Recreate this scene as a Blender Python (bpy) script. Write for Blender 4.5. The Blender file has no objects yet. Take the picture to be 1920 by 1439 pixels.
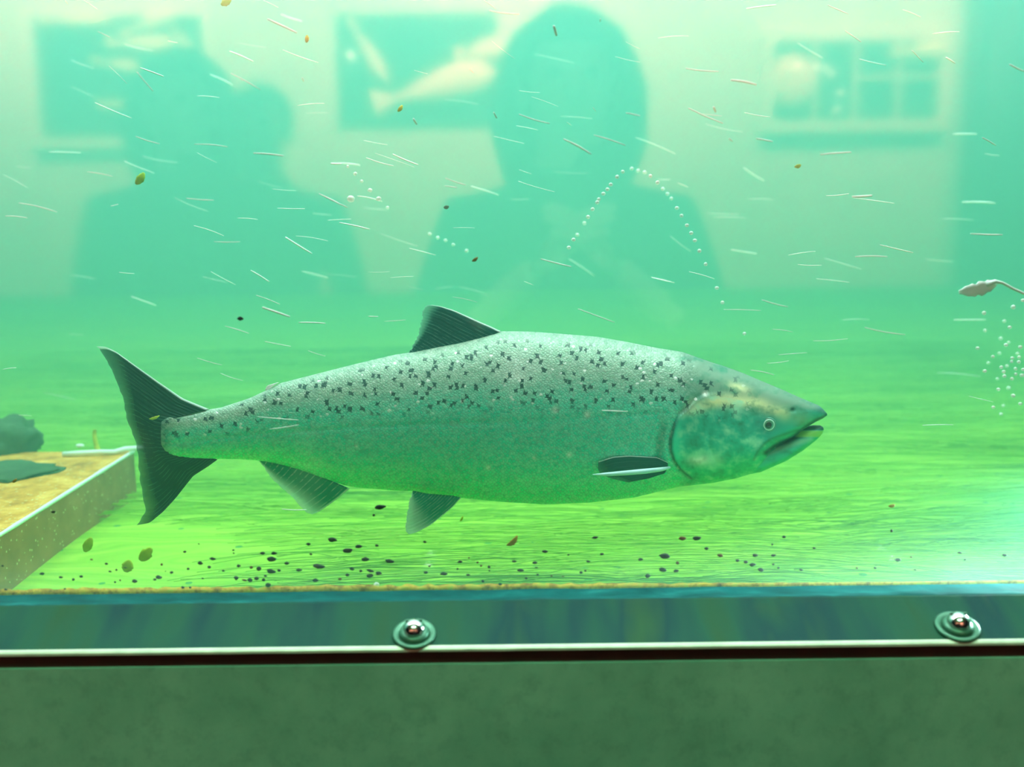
import bpy, bmesh, math, random
import numpy as np
from mathutils import Vector, Matrix, noise

rnd = random.Random(7)
S = bpy.context.scene
COL = S.collection

# ------------------------------------------------------------------ camera, world, lights, exposure
W, H, F = 1920.0, 1439.0, 1934.0
CAM = Vector((0.0, -0.80, 0.30))
PITCH, ROLL = math.radians(9.27), math.radians(-0.65)
RM = (Matrix.Rotation(math.pi / 2 - PITCH, 3, 'X') @ Matrix.Rotation(ROLL, 3, 'Z'))
cam = bpy.data.cameras.new('camera')
cam.sensor_width = 36.0
cam.lens = 36.0 * F / W
cam.clip_start = 0.01
cam.dof.use_dof = True
cam.dof.focus_distance = 1.00
cam.dof.aperture_fstop = 4.5
cam_o = bpy.data.objects.new('camera', cam)
cam_o.matrix_world = Matrix.Translation(CAM) @ RM.to_4x4()
COL.objects.link(cam_o)
S.camera = cam_o

S.view_settings.view_transform = 'Standard'
S.view_settings.look = 'None'
S.view_settings.exposure = 0.0
S.view_settings.gamma = 1.0
S.view_settings.use_curve_mapping = False
S.cycles.max_bounces = 8
S.cycles.diffuse_bounces = 3
S.cycles.volume_bounces = 1
S.cycles.transparent_max_bounces = 24

world = bpy.data.worlds.new('world')
S.world = world
world.use_nodes = True
world.node_tree.nodes['Background'].inputs[0].default_value = (0.02, 0.03, 0.03, 1)
world.node_tree.nodes['Background'].inputs[1].default_value = 0.3


def light(name, kind, loc, rot, energy, color, size=(1, 1), spot=None, spread=None):
    l = bpy.data.lights.new(name, kind)
    l.energy = energy
    l.color = color
    if kind == 'AREA':
        l.shape = 'RECTANGLE'
        l.size, l.size_y = size
        if spread:
            l.spread = math.radians(spread)
    else:
        l.shadow_soft_size = size[0]
    if kind == 'SPOT':
        l.spot_size = math.radians(spot)
        l.spot_blend = 1.0
    o = bpy.data.objects.new(name, l)
    o.location = loc
    o.rotation_euler = rot
    COL.objects.link(o)
    return o


# daylight falling through the water surface of the fish ladder
light('daylight', 'AREA', (-0.2, 2.4, 1.66), (0, 0, 0), 235.0, (1.0, 0.94, 1.0), (5.4, 4.4))
# added fill light over the fish, brightens whatever drifts near the pane
light('fish_fill', 'AREA', (0.0, 0.18, 1.58), (0, 0, 0), 84.0, (1.0, 0.97, 0.92), (2.4, 0.4))
# warm picture lights of the visitors' room washing its back wall
light('picture_light', 'AREA', (-0.9, -2.05, 1.52), (math.radians(-40), 0, 0), 27.0, (1.0, 0.43, 0.32), (2.2, 0.15), spread=76)
light('picture_light', 'AREA', (0.9, -2.05, 1.52), (math.radians(-40), 0, 0), 27.0, (1.0, 0.43, 0.32), (2.2, 0.15), spread=76)
# added unseen fill light on the sill and the wall below the window
light('wall_fill', 'AREA', (0.0, -0.58, 0.82), (math.radians(25), 0, 0), 1.7, (0.46, 1.0, 0.58), (2.2, 0.1), spread=44)


SALMON_Y = 0.21
FLOOR_Z = -0.085
GLASS_T = 0.015


# ------------------------------------------------------------------ projection helpers (photo pixel <-> place)
def ray(px, py):
    return RM @ Vector(((px - W / 2) / F, -(py - H / 2) / F, -1.0))


def at_y(px, py, y):
    d = ray(px, py)
    return CAM + d * ((y - CAM.y) / d.y)


def at_z(px, py, z):
    d = ray(px, py)
    return CAM + d * ((z - CAM.z) / d.z)


RMI = np.array(RM.transposed())


def project(P):
    q = (np.asarray(P) - np.array(CAM)) @ RMI.T
    return np.stack([W / 2 - F * q[:, 0] / q[:, 2], H / 2 + F * q[:, 1] / q[:, 2]], 1)


def mirror(px, py, y):
    """place in the visitors' room whose reflection in the pane shows at that pixel"""
    p = at_y(px, py, -y)
    return Vector((p.x, y, p.z))


# ------------------------------------------------------------------ object helpers
def tag(o, label=None, cat=None, group=None, kind=None):
    if label: o['label'] = label
    if cat: o['category'] = cat
    if group: o['group'] = group
    if kind: o['kind'] = kind
    return o


def empty(name, loc, label, cat, group=None):
    o = bpy.data.objects.new(name, None)
    o.location = loc
    o.empty_display_size = 0.05
    COL.objects.link(o)
    return tag(o, label, cat, group)


def link_mesh(name, me, mat=None, parent=None, smooth=True):
    o = bpy.data.objects.new(name, me)
    COL.objects.link(o)
    if mat is not None:
        me.materials.append(mat)
    if smooth:
        me.polygons.foreach_set('use_smooth', [True] * len(me.polygons))
    if parent is not None:
        o.parent = parent
        up = Vector(parent.location)
        g = parent.parent
        while g is not None:
            up += g.location
            g = g.parent
        me.transform(Matrix.Translation(-up))
    return o


def from_pydata(name, v, f, mat=None, parent=None, smooth=True):
    me = bpy.data.meshes.new(name)
    me.from_pydata([tuple(x) for x in v], [], [tuple(x) for x in f])
    me.update()
    return link_mesh(name, me, mat, parent, smooth)


def from_bm(name, bm, mat=None, parent=None, smooth=False):
    bmesh.ops.recalc_face_normals(bm, faces=bm.faces)
    me = bpy.data.meshes.new(name)
    bm.to_mesh(me)
    bm.free()
    return link_mesh(name, me, mat, parent, smooth)


def box(bm, lo, hi, bevel=0.0):
    r = bmesh.ops.create_cube(bm, size=1.0)
    lo, hi = Vector(lo), Vector(hi)
    for v in r['verts']:
        v.co = Vector((lo[i] + (v.co[i] + 0.5) * (hi[i] - lo[i]) for i in range(3)))
    if bevel:
        es = list({e for v in r['verts'] for e in v.link_edges})
        bmesh.ops.bevel(bm, geom=es, offset=bevel, segments=2, affect='EDGES', profile=0.7)


def box_obj(name, lo, hi, mat, parent=None, bevel=0.0, kind=None):
    bm = bmesh.new()
    box(bm, lo, hi, bevel)
    o = from_bm(name, bm, mat, parent)
    if kind: o['kind'] = kind
    return o


def lathe(profile, n=40, axis='Y'):
    """profile: (radius, height) pairs, height along -Y"""
    v, f = [], []
    for r, h in profile:
        for k in range(n):
            a = 2 * math.pi * k / n
            v.append((r * math.cos(a), -h, r * math.sin(a)))
    for i in range(len(profile) - 1):
        for k in range(n):
            f.append((i * n + k, i * n + (k + 1) % n, (i + 1) * n + (k + 1) % n, (i + 1) * n + k))
    return v, f


def tube(v, f, pts, radii, n=6):
    base = len(v)
    m = len(pts)
    for i, p in enumerate(pts):
        t = (pts[min(i + 1, m - 1)] - pts[max(i - 1, 0)]).normalized()
        a = t.cross(Vector((0.13, 0.3, 1.0))).normalized()
        b = t.cross(a)
        for k in range(n):
            w = 2 * math.pi * k / n
            v.append(p + (a * math.cos(w) + b * math.sin(w)) * radii[i])
    for i in range(m - 1):
        for k in range(n):
            f.append((base + i * n + k, base + i * n + (k + 1) % n, base + (i + 1) * n + (k + 1) % n, base + (i + 1) * n + k))
    f.append(tuple(base + k for k in range(n))[::-1])
    f.append(tuple(base + (m - 1) * n + k for k in range(n)))


# ------------------------------------------------------------------ material helpers
class NT:
    def __init__(self, name):
        self.m = bpy.data.materials.new(name)
        self.m.use_nodes = True
        self.t = self.m.node_tree
        for n in list(self.t.nodes):
            if n.type != 'OUTPUT_MATERIAL':
                self.t.nodes.remove(n)
        self.out = [n for n in self.t.nodes if n.type == 'OUTPUT_MATERIAL'][0]

    def n(self, kind, ins=None, **kw):
        nd = self.t.nodes.new(kind)
        for k, v in kw.items():
            setattr(nd, k, v)
        for k, v in (ins or {}).items():
            s = nd.inputs[k]
            if isinstance(v, bpy.types.NodeSocket):
                self.t.links.new(v, s)
            else:
                s.default_value = v
        return nd

    def math(self, op, a, b=0.0, c=None, clamp=False):
        ins = {0: a, 1: b}
        if c is not None: ins[2] = c
        return self.n('ShaderNodeMath', ins, operation=op, use_clamp=clamp).outputs[0]

    def mix(self, fac, a, b, mode='MIX'):
        nd = self.n('ShaderNodeMix', {'Factor': fac}, data_type='RGBA', blend_type=mode)
        for s, v in ((6, a), (7, b)):
            if isinstance(v, bpy.types.NodeSocket): self.t.links.new(v, nd.inputs[s])
            else: nd.inputs[s].default_value = v if len(v) == 4 else (*v, 1)
        return nd.outputs[2]

    def ramp(self, fac, stops):
        nd = self.n('ShaderNodeValToRGB', {'Fac': fac})
        el = nd.color_ramp.elements
        while len(el) < len(stops): el.new(0.5)
        for e, (p, c) in zip(el, stops):
            e.position = p
            e.color = (*c, 1) if len(c) == 3 else c
        return nd.outputs[0]

    def step(self, x, a, b):
        nd = self.n('ShaderNodeMapRange', {'Value': x, 'From Min': a, 'From Max': b, 'To Min': 0.0, 'To Max': 1.0}, interpolation_type='SMOOTHSTEP')
        return nd.outputs[0]

    def pos(self):
        return self.n('ShaderNodeNewGeometry').outputs['Position']

    def scaled(self, vec, sc, off=(0, 0, 0), rot=(0, 0, 0)):
        return self.n('ShaderNodeMapping', {'Vector': vec, 'Scale': sc, 'Location': off, 'Rotation': rot}).outputs[0]

    def noise(self, vec, scale, detail=3.0, rough=0.55):
        return self.n('ShaderNodeTexNoise', {'Vector': vec, 'Scale': scale, 'Detail': detail, 'Roughness': rough}).outputs['Fac']

    def bump(self, h, strength=0.3, dist=0.002):
        return self.n('ShaderNodeBump', {'Height': h, 'Strength': strength, 'Distance': dist}).outputs[0]

    def bsdf(self, color, rough=0.5, metal=0.0, normal=None, spec=0.5, **extra):
        c = color if isinstance(color, bpy.types.NodeSocket) else (*color, 1)
        ins = {'Base Color': c, 'Roughness': rough, 'Metallic': metal, 'Specular IOR Level': spec}
        if normal is not None: ins['Normal'] = normal
        ins.update(extra)
        return self.n('ShaderNodeBsdfPrincipled', ins).outputs[0]

    def surface(self, s):
        self.t.links.new(s, self.out.inputs['Surface'])
        return self.m


def plain(name, color, rough=0.6, metal=0.0, spec=0.5, var=0.15, scale=40.0):
    t = NT(name)
    f = t.noise(t.pos(), scale)
    c = t.mix(f, tuple(x * (1 - var) for x in color), tuple(min(1, x * (1 + var)) for x in color))
    return t.surface(t.bsdf(c, rough, metal, spec=spec))


def water_mat():
    t = NT('cloudy_water')
    ss, sa = (0.17, 0.60, 0.49), (0.56, 0.08, 0.20)
    k = 0.74
    sc = t.n('ShaderNodeVolumeScatter', {'Color': (*ss, 1), 'Density': k, 'Anisotropy': 0.15}).outputs[0]
    ab = t.n('ShaderNodeVolumeAbsorption', {'Color': tuple(1 - x for x in sa) + (1,), 'Density': k}).outputs[0]
    add = t.n('ShaderNodeAddShader', {0: sc, 1: ab}).outputs[0]
    t.t.links.new(add, t.out.inputs['Volume'])
    return t.m


def glass_mat():
    t = NT('window_glass')
    tr = t.n('ShaderNodeBsdfTransparent', {'Color': (0.985, 1, 0.99, 1)}).outputs[0]
    gl = t.n('ShaderNodeBsdfGlossy', {'Color': (1, 1, 1, 1), 'Roughness': 0.055}).outputs[0]
    clean = t.n('ShaderNodeMixShader', {0: 0.09, 1: tr, 2: gl}).outputs[0]
    # chalky water film that thickens towards the foot of the pane
    p = t.pos()
    z = t.n('ShaderNodeSeparateXYZ', {0: p}).outputs[2]
    n = t.noise(p, 16.0, 4.0)
    film = t.math('MULTIPLY', t.math('POWER', t.math('SUBTRACT', 1.0, t.step(z, -0.01, 0.085)), 2.0), t.math('ADD', 0.03, t.math('MULTIPLY', n, 0.11)))
    dif = t.n('ShaderNodeBsdfDiffuse', {'Color': (0.75, 0.98, 0.88, 1)}).outputs[0]
    tl = t.n('ShaderNodeBsdfTranslucent', {'Color': (0.75, 0.98, 0.88, 1)}).outputs[0]
    chalk = t.n('ShaderNodeMixShader', {0: 0.6, 1: dif, 2: tl}).outputs[0]
    return t.surface(t.n('ShaderNodeMixShader', {0: film, 1: clean, 2: chalk}).outputs[0])


def concrete_mat(name, a, b, scale=9.0, rough=0.85, bump=0.25):
    t = NT(name)
    p = t.pos()
    n1 = t.noise(p, scale, 6.0, 0.65)
    n2 = t.noise(p, scale * 9, 4.0, 0.7)
    c = t.mix(t.step(n1, 0.3, 0.7), a, b)
    c = t.mix(t.math('MULTIPLY', t.step(n2, 0.45, 0.75), 0.35), c, tuple(x * 0.55 for x in a))
    return t.surface(t.bsdf(c, rough, normal=t.bump(n2, bump, 0.002)))


def algae_floor_mat():
    t = NT('green_algae_bed')
    p = t.pos()
    warp = t.noise(t.scaled(p, (1.5, 4, 1)), 2.0, 2.0)
    st = t.n('ShaderNodeVectorMath', {0: p, 1: (0, 0, 0)}, operation='ADD').outputs[0]
    comb = t.n('ShaderNodeCombineXYZ', {'Y': t.math('MULTIPLY', warp, 0.25)}).outputs[0]
    q = t.n('ShaderNodeVectorMath', {0: st, 1: comb}, operation='ADD').outputs[0]
    s1 = t.noise(t.scaled(q, (2.5, 60, 1)), 1.0, 4.0, 0.6)
    s2 = t.noise(t.scaled(q, (1.2, 9, 1)), 1.0, 3.0, 0.6)
    c = t.mix(t.step(s1, 0.3, 0.7), (0.22, 0.56, 0.033), (0.39, 0.73, 0.07))
    c = t.mix(t.math('MULTIPLY', t.step(s2, 0.55, 0.75), 0.55), c, (0.16, 0.50, 0.05))
    dots = t.n('ShaderNodeTexVoronoi', {'Vector': p, 'Scale': 34.0}).outputs
    dm = t.math('MULTIPLY', t.math('LESS_THAN', dots['Distance'], 0.16), t.math('GREATER_THAN', t.n('ShaderNodeSeparateColor', {0: dots['Color']}).outputs[0], 0.62))
    c = t.mix(t.math('MULTIPLY', dm, 0.8), c, (0.03, 0.28, 0.08))
    return t.surface(t.bsdf(c, 0.9, normal=t.bump(s1, 0.4, 0.004), spec=0.2))


def strand_mat():
    t = NT('green_algae_strand')
    p = t.pos()
    n = t.noise(t.scaled(p, (1.2, 9, 1)), 1.0, 3.0)
    c = t.ramp(n, [(0.3, (0.14, 0.43, 0.04)), (0.5, (0.32, 0.68, 0.065)), (0.72, (0.50, 0.84, 0.12))])
    return t.surface(t.bsdf(c, 0.8, spec=0.2))


def steel_mat():
    t = NT('weathered_steel')
    p = t.pos()
    br = t.noise(t.scaled(p, (7, 1.5, 0.6)), 2.2, 3.0)
    blotch = t.noise(p, 14.0, 4.0)
    fine = t.noise(p, 300.0, 2.0)
    c = t.ramp(br, [(0.3, (0.018, 0.075, 0.03)), (0.45, (0.012, 0.08, 0.05)), (0.6, (0.006, 0.05, 0.052)), (0.75, (0.022, 0.085, 0.036))])  # bluish bands: reflected water put into the plate's colour
    c = t.mix(t.math('MULTIPLY', t.step(blotch, 0.55, 0.8), 0.4), c, (0.03, 0.09, 0.035))
    return t.surface(t.bsdf(c, 0.6, 0.12, t.bump(fine, 0.08, 0.001), spec=0.12))


def sill_mat():
    t = NT('teal_sealant')
    p = t.pos()
    n = t.noise(t.scaled(p, (1, 3, 3)), 22.0, 4.0)
    c = t.ramp(n, [(0.3, (0.001, 0.06, 0.065)), (0.6, (0.004, 0.12, 0.125)), (0.8, (0.02, 0.22, 0.22))])
    return t.surface(t.bsdf(c, 0.6, normal=t.bump(n, 0.3, 0.002), spec=0.15))


def crust_mat():
    """rust and yellow scum along the foot of the pane"""
    t = NT('rusty_crust')
    n = t.noise(t.pos(), 90.0, 5.0, 0.7)
    c = t.ramp(n, [(0.28, (0.10, 0.06, 0.02)), (0.42, (0.50, 0.34, 0.03)), (0.55, (0.85, 0.66, 0.06)), (0.7, (0.50, 0.75, 0.08))])
    return t.surface(t.bsdf(c, 0.8, normal=t.bump(n, 0.5, 0.002)))


def salmon_mat():
    t = NT('salmon_skin')
    col = t.n('ShaderNodeAttribute', attribute_name='skin').outputs['Color']
    msk = t.n('ShaderNodeSeparateColor', {0: t.n('ShaderNodeAttribute', attribute_name='mask').outputs['Color']}).outputs
    uv = t.n('ShaderNodeUVMap', uv_map='flank').outputs[0]          # photo-scale flank coordinates, 100 px = 1
    # scales
    hexv = t.n('ShaderNodeTexVoronoi', {'Vector': t.scaled(uv, (18, 22, 1), (0, 0, 0), (0, 0, 0.75)), 'Scale': 1.0, 'Randomness': 0.6}).outputs
    edge = t.n('ShaderNodeTexVoronoi', {'Vector': t.scaled(uv, (18, 22, 1), (0, 0, 0), (0, 0, 0.75)), 'Scale': 1.0, 'Randomness': 0.6}, feature='DISTANCE_TO_EDGE').outputs[0]
    rim = t.math('MULTIPLY', t.math('SUBTRACT', 1.0, t.step(edge, 0.0, 0.16)), msk[1])
    c = t.mix(t.math('MULTIPLY', rim, 0.45), col, (0.06, 0.16, 0.13))
    rv = t.n('ShaderNodeSeparateColor', {0: hexv['Color']}).outputs
    c = t.mix(t.math('MULTIPLY', t.math('MULTIPLY', rv[0], msk[1]), 0.28), c, (0.82, 0.92, 0.86))
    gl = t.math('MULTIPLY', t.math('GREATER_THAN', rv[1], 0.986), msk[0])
    c = t.mix(t.math('MULTIPLY', gl, 0.75), c, (1.0, 1.0, 1.0))  # glints on single scales, put in as white
    # the cross-shaped dark spots of the back
    d = t.noise(t.scaled(uv, (9, 9, 1)), 1.0, 2.0)
    dv = t.n('ShaderNodeCombineXYZ', {'X': t.math('MULTIPLY', t.math('SUBTRACT', d, 0.5), 0.12), 'Y': t.math('MULTIPLY', t.math('SUBTRACT', t.noise(t.scaled(uv, (9, 9, 1), (5, 3, 0)), 1.0, 2.0), 0.5), 0.12)}).outputs[0]
    w = t.n('ShaderNodeVectorMath', {0: uv, 1: dv}, operation='ADD').outputs[0]

    def spots(scale, off, keep, thr):
        vo = t.n('ShaderNodeTexVoronoi', {'Vector': t.scaled(w, (scale, scale * 0.86, 1), off, (0, 0, 0.62)), 'Scale': 1.0, 'Exponent': 0.55, 'Randomness': 0.85},
                 voronoi_dimensions='2D', distance='MINKOWSKI').outputs
        on = t.math('LESS_THAN', t.n('ShaderNodeSeparateColor', {0: vo['Color']}).outputs[1], keep)
        return t.math('MULTIPLY', t.math('SUBTRACT', 1.0, t.step(vo['Distance'], thr * 0.62, thr)), on)
    sp = t.math('MAXIMUM', spots(4.7, (0, 0, 0), 0.74, 0.42), spots(4.1, (7.3, 2.1, 0), 0.52, 0.38))
    sp = t.math('MULTIPLY', sp, msk[0])
    c = t.mix(t.math('MULTIPLY', sp, 0.92), c, (0.006, 0.05, 0.05))
    # silvery sheen with glinting scales
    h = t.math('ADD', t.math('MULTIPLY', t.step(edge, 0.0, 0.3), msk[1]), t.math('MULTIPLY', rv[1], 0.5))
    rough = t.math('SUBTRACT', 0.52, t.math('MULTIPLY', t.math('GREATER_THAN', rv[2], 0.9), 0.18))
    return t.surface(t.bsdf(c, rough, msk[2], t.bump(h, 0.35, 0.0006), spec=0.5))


def fin_mat(name, dark, pale, nray=22, edge=0.8, back=None):
    t = NT(name)
    uv = t.n('ShaderNodeUVMap', uv_map='rays').outputs[0]
    s = t.n('ShaderNodeSeparateXYZ', {0: uv}).outputs
    wob = t.noise(t.scaled(uv, (6, 2, 1)), 1.0, 2.0)
    u = t.math('ADD', s[0], t.math('MULTIPLY', wob, 0.03))
    st = t.math('ABSOLUTE', t.math('SINE', t.math('MULTIPLY', u, math.pi * nray)))
    n = t.noise(t.scaled(uv, (9, 5, 1)), 1.0, 4.0)
    str_ = t.math('MULTIPLY', t.math('SUBTRACT', 1.0, t.step(st, 0.05, 0.5)), t.step(n, 0.35, 0.62))
    c = t.mix(t.math('MULTIPLY', str_, 0.55), (*dark, 1), (*pale, 1))
    lead = t.math('SUBTRACT', 1.0, t.step(s[0], 0.008, 0.03))
    tip = t.step(s[1], edge, 1.0)
    c = t.mix(t.math('MULTIPLY', tip, 0.85), c, (*pale, 1))
    c = t.mix(t.math('MULTIPLY', lead, 0.95), c, (0.80, 1.0, 0.94, 1))  # light caught on the leading edge, put in as near-white
    body = t.bsdf(c, 0.5, 0.1, t.bump(st, 0.15, 0.0008), spec=0.3)
    tl = t.n('ShaderNodeBsdfTranslucent', {'Color': c}).outputs[0]
    m1 = t.n('ShaderNodeMixShader', {0: 0.35, 1: body, 2: tl}).outputs[0]
    cl = t.n('ShaderNodeBsdfTransparent').outputs[0]
    fac = t.math('MULTIPLY', t.step(s[1], 0.72, 1.0), 0.45)
    return t.surface(t.n('ShaderNodeMixShader', {0: fac, 1: m1, 2: cl}).outputs[0])


def ledge_mat():
    t = NT('scummed_concrete')
    p = t.pos()
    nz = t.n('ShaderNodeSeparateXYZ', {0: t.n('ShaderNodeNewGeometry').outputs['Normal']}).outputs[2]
    n = t.noise(p, 30.0, 5.0, 0.65)
    sp = t.n('ShaderNodeTexVoronoi', {'Vector': p, 'Scale': 190.0}).outputs
    dot = t.math('MULTIPLY', t.math('LESS_THAN', sp['Distance'], 0.30), t.math('GREATER_THAN', t.n('ShaderNodeSeparateColor', {0: sp['Color']}).outputs[0], 0.72))
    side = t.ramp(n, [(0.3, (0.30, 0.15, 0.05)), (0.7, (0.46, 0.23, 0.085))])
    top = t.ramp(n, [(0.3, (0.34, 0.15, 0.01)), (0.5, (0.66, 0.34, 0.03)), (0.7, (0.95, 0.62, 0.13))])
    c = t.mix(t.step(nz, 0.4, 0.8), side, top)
    c = t.mix(t.math('MULTIPLY', dot, 0.7), c, (0.75, 0.80, 0.35))
    return t.surface(t.bsdf(c, 0.7, normal=t.bump(n, 0.3, 0.003)))


M = {}
M['water'] = water_mat()
M['glass'] = glass_mat()
M['concrete'] = concrete_mat('grey_green_wall', (0.15, 0.42, 0.29), (0.24, 0.56, 0.40), 7.0)
M['tank'] = concrete_mat('tank_concrete', (0.16, 0.34, 0.24), (0.24, 0.44, 0.30), 3.0)
M['algae'] = algae_floor_mat()
M['strand'] = strand_mat()
M['steel'] = steel_mat()
M['edge'] = plain('highlight_steel', (0.62, 0.72, 0.58), 0.4, 0.2, var=0.3, scale=60)  # specular highlight of the plate's front lip put into a bright colour
M['sill'] = sill_mat()
M['maroon'] = plain('maroon_rubber', (0.045, 0.010, 0.008), 0.7, var=0.5, scale=30)
M['crust'] = crust_mat()
M['chrome'] = plain('bolt_steel', (0.75, 0.75, 0.72), 0.16, 1.0, var=0.08)
M['washer'] = plain('washer_steel', (0.06, 0.20, 0.13), 0.38, 0.4, var=0.2)
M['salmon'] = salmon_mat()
M['dark_fin'] = fin_mat('dark_fin', (0.004, 0.12, 0.11), (0.36, 0.72, 0.62), 20)
M['flank_fin'] = fin_mat('flank_fin', (0.012, 0.16, 0.13), (0.08, 0.30, 0.24), 12, 0.9)
M['tail_fin'] = fin_mat('tail_fin', (0.008, 0.06, 0.045), (0.12, 0.34, 0.24), 34, 0.97)
M['belly_fin'] = fin_mat('belly_fin', (0.02, 0.36, 0.24), (0.85, 1.0, 0.95), 15, 0.45)
M['lit_fin'] = plain('lit_fin_edge', (0.50, 0.86, 0.86), 0.35, spec=0.7)  # lit upper side of the pectoral edge put into a pale colour
M['white_fin'] = plain('white_fin', (0.95, 1.0, 0.97), 0.3)
M['trail'] = plain('white_trail', (0.90, 1.0, 0.97), 0.35, var=0.04)
M['fleck'] = plain('black_fleck', (0.004, 0.022, 0.022), 0.7, var=0.4, scale=300)
M['brown'] = plain('brown_fleck', (0.16, 0.07, 0.015), 0.7, var=0.4, scale=300)
M['leaf'] = plain('olive_leaf', (0.32, 0.60, 0.03), 0.6, var=0.35, scale=200)
M['brown_leaf'] = plain('brown_leaf', (0.34, 0.24, 0.02), 0.6, var=0.4, scale=200)
M['yellow'] = plain('yellow_leaf', (0.72, 0.66, 0.04), 0.6, var=0.2, scale=200)
M['weed'] = plain('yellow_green_weed', (0.52, 0.66, 0.05), 0.6, var=0.2)
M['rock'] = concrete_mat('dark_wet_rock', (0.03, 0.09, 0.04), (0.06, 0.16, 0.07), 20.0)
M['ledge'] = ledge_mat()
M['flake'] = plain('white_flake', (0.82, 1.0, 0.93), 0.5, var=0.05)


def bubble_mat():
    t = NT('air_bubble')
    d = t.bsdf((0.93, 1.0, 0.96), 0.25, spec=0.8)
    tr = t.n('ShaderNodeBsdfTransparent').outputs[0]
    return t.surface(t.n('ShaderNodeMixShader', {0: 0.45, 1: d, 2: tr}).outputs[0])


M['bubble'] = bubble_mat()

# ------------------------------------------------------------------ the tank and the window wall
XW = 3.2
floor = from_pydata('floor', *(lambda nx, ny: (
    [(-XW + 2 * XW * i / nx, GLASS_T + 4.6 * (j / ny) ** 1.6,
      FLOOR_Z + 0.012 * noise.noise(Vector((-XW + 2 * XW * i / nx, 3 * 4.6 * (j / ny) ** 1.6, 0.3))) - 0.006) for j in range(ny + 1) for i in range(nx + 1)],
    [(j * (nx + 1) + i, j * (nx + 1) + i + 1, (j + 1) * (nx + 1) + i + 1, (j + 1) * (nx + 1) + i) for j in range(ny) for i in range(nx)]))(90, 60), M['algae'])
floor['kind'] = 'structure'
box_obj('wall_far', (-XW, 4.6, -0.3), (XW, 4.8, 1.8), M['tank'], kind='structure')
box_obj('wall_upstream', (-XW - 0.2, GLASS_T, -0.3), (-XW, 4.6, 1.8), M['tank'], kind='structure')
box_obj('wall_downstream', (XW, GLASS_T, -0.3), (XW + 0.2, 4.6, 1.8), M['tank'], kind='structure')
water = box_obj('water', (-XW + 0.05, GLASS_T + 0.0005, FLOOR_Z - 0.12), (XW - 0.05, 4.55, 1.56), M['water'], kind='stuff')
tag(water, 'cloudy green water filling the tank behind the window', 'water')

zg = at_y(960, 1104, 0).z                       # foot of the pane
YS = -0.030                                     # upper lip of the sloping steel plate
zl = at_y(960, 1128, YS).z
SL = math.tan(math.radians(19))                 # the plate slopes down towards the room


def on_plate(py):
    d = ray(960, py)
    k = (zl + SL * (CAM.y - YS) - CAM.z) / (d.z - SL * d.y)
    return CAM + d * k


def plate_at(px, py):
    d = ray(px, py)
    k = (zl + SL * (CAM.y - YS) - CAM.z) / (d.z - SL * d.y)
    return CAM + d * k


pe = on_plate(1211)                             # front edge of the plate
ze, YE = pe.z, pe.y
yE = YE - 0.0025
ze2 = at_y(960, 1221, yE).z
zm = at_y(960, 1242, YE + 0.004).z
XR = 1.25
glass = box_obj('window_1', (-XR, 0, zg - 0.012), (XR, GLASS_T, 1.22), M['glass'], kind='structure')
glass['label'] = 'large clear viewing pane in front of the salmon tank'

# teal sealant sill between strip and pane
v, f = [], []
N = 260
for i in range(N + 1):
    x = -XR + 2 * XR * i / N
    w1 = 0.0012 * noise.noise(Vector((x * 22, 0, 0)))
    w2 = 0.0016 * noise.noise(Vector((x * 30, 5, 0))) + 0.001 * noise.noise(Vector((x * 90, 9, 0)))
    v += [(x, 0.0, zg - 0.0008 + w1 * 0.6), (x, -0.010, zg - 0.003 + w2), (x, -0.020, zl - 0.0010 + w2), (x, YS + 0.003, zl - 0.0022 + w1), (x, YS + 0.003, zl - 0.03), (x, 0.0, zl - 0.03)]
for i in range(N):
    for k in range(6):
        f.append((i * 6 + k, i * 6 + (k + 1) % 6, (i + 1) * 6 + (k + 1) % 6, (i + 1) * 6 + k))
sill = from_pydata('trim_1', v, f, M['sill'])
tag(sill, 'teal sealant sill between steel plate and glass', None, None, 'structure')
# sloping steel plate with a ragged upper lip
v, f = [], []
for i in range(N * 2 + 1):
    x = -XR + XR * i / N
    r = 0.0013 * noise.noise(Vector((x * 60, 2, 0))) + 0.0010 * abs(noise.noise(Vector((x * 25, 7, 0)))) + 0.0007 * noise.noise(Vector((x * 190, 3, 0)))
    v += [(x, YS + 0.002 + r, zl - 0.006), (x, YS + 0.001 + r, zl + 0.0006), (x, YS - 0.0012 + r, zl + 0.0002), (x, YE, ze), (x, YE + 0.001, ze - 0.004)]
for i in range(N * 2):
    for k in range(5):
        f.append((i * 5 + k, i * 5 + (k + 1) % 5, (i + 1) * 5 + (k + 1) % 5, (i + 1) * 5 + k))
strip = from_pydata('trim_2', v, f, M['steel'], smooth=False)
tag(strip, 'weathered blue-green steel plate bolted below the window', None, None, 'structure')
v, f = [], []
for i in range(N + 1):
    x = -XR + 2 * XR * i / N
    r = 0.0005 * noise.noise(Vector((x * 40, 12, 0)))
    v += [(x, YE + 0.0005, ze + 0.0006), (x, YE - 0.0012 + r, ze + 0.0002), (x, yE + r, ze - 0.0012), (x, yE + r, ze2), (x, YE + 0.0005, ze2)]
for i in range(N):
    for k in range(5):
        f.append((i * 5 + k, i * 5 + (k + 1) % 5, (i + 1) * 5 + (k + 1) % 5, (i + 1) * 5 + k))
lip = from_pydata('trim_3', v, f, M['edge'], smooth=False)
tag(lip, 'bright nose along the front of the steel plate, highlight put in its colour', None, None, 'structure')
mar = box_obj('trim_4', (-XR, YE + 0.004, zm - 0.004), (XR, -0.034, ze2 - 0.0002), M['maroon'], kind='structure')
mar['label'] = 'dark maroon rubber seam under the steel plate'
box_obj('wall_front', (-XR - 1.5, YE + 0.001, -1.05), (XR + 1.5, 0.0, zm), M['concrete'], kind='structure')
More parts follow.
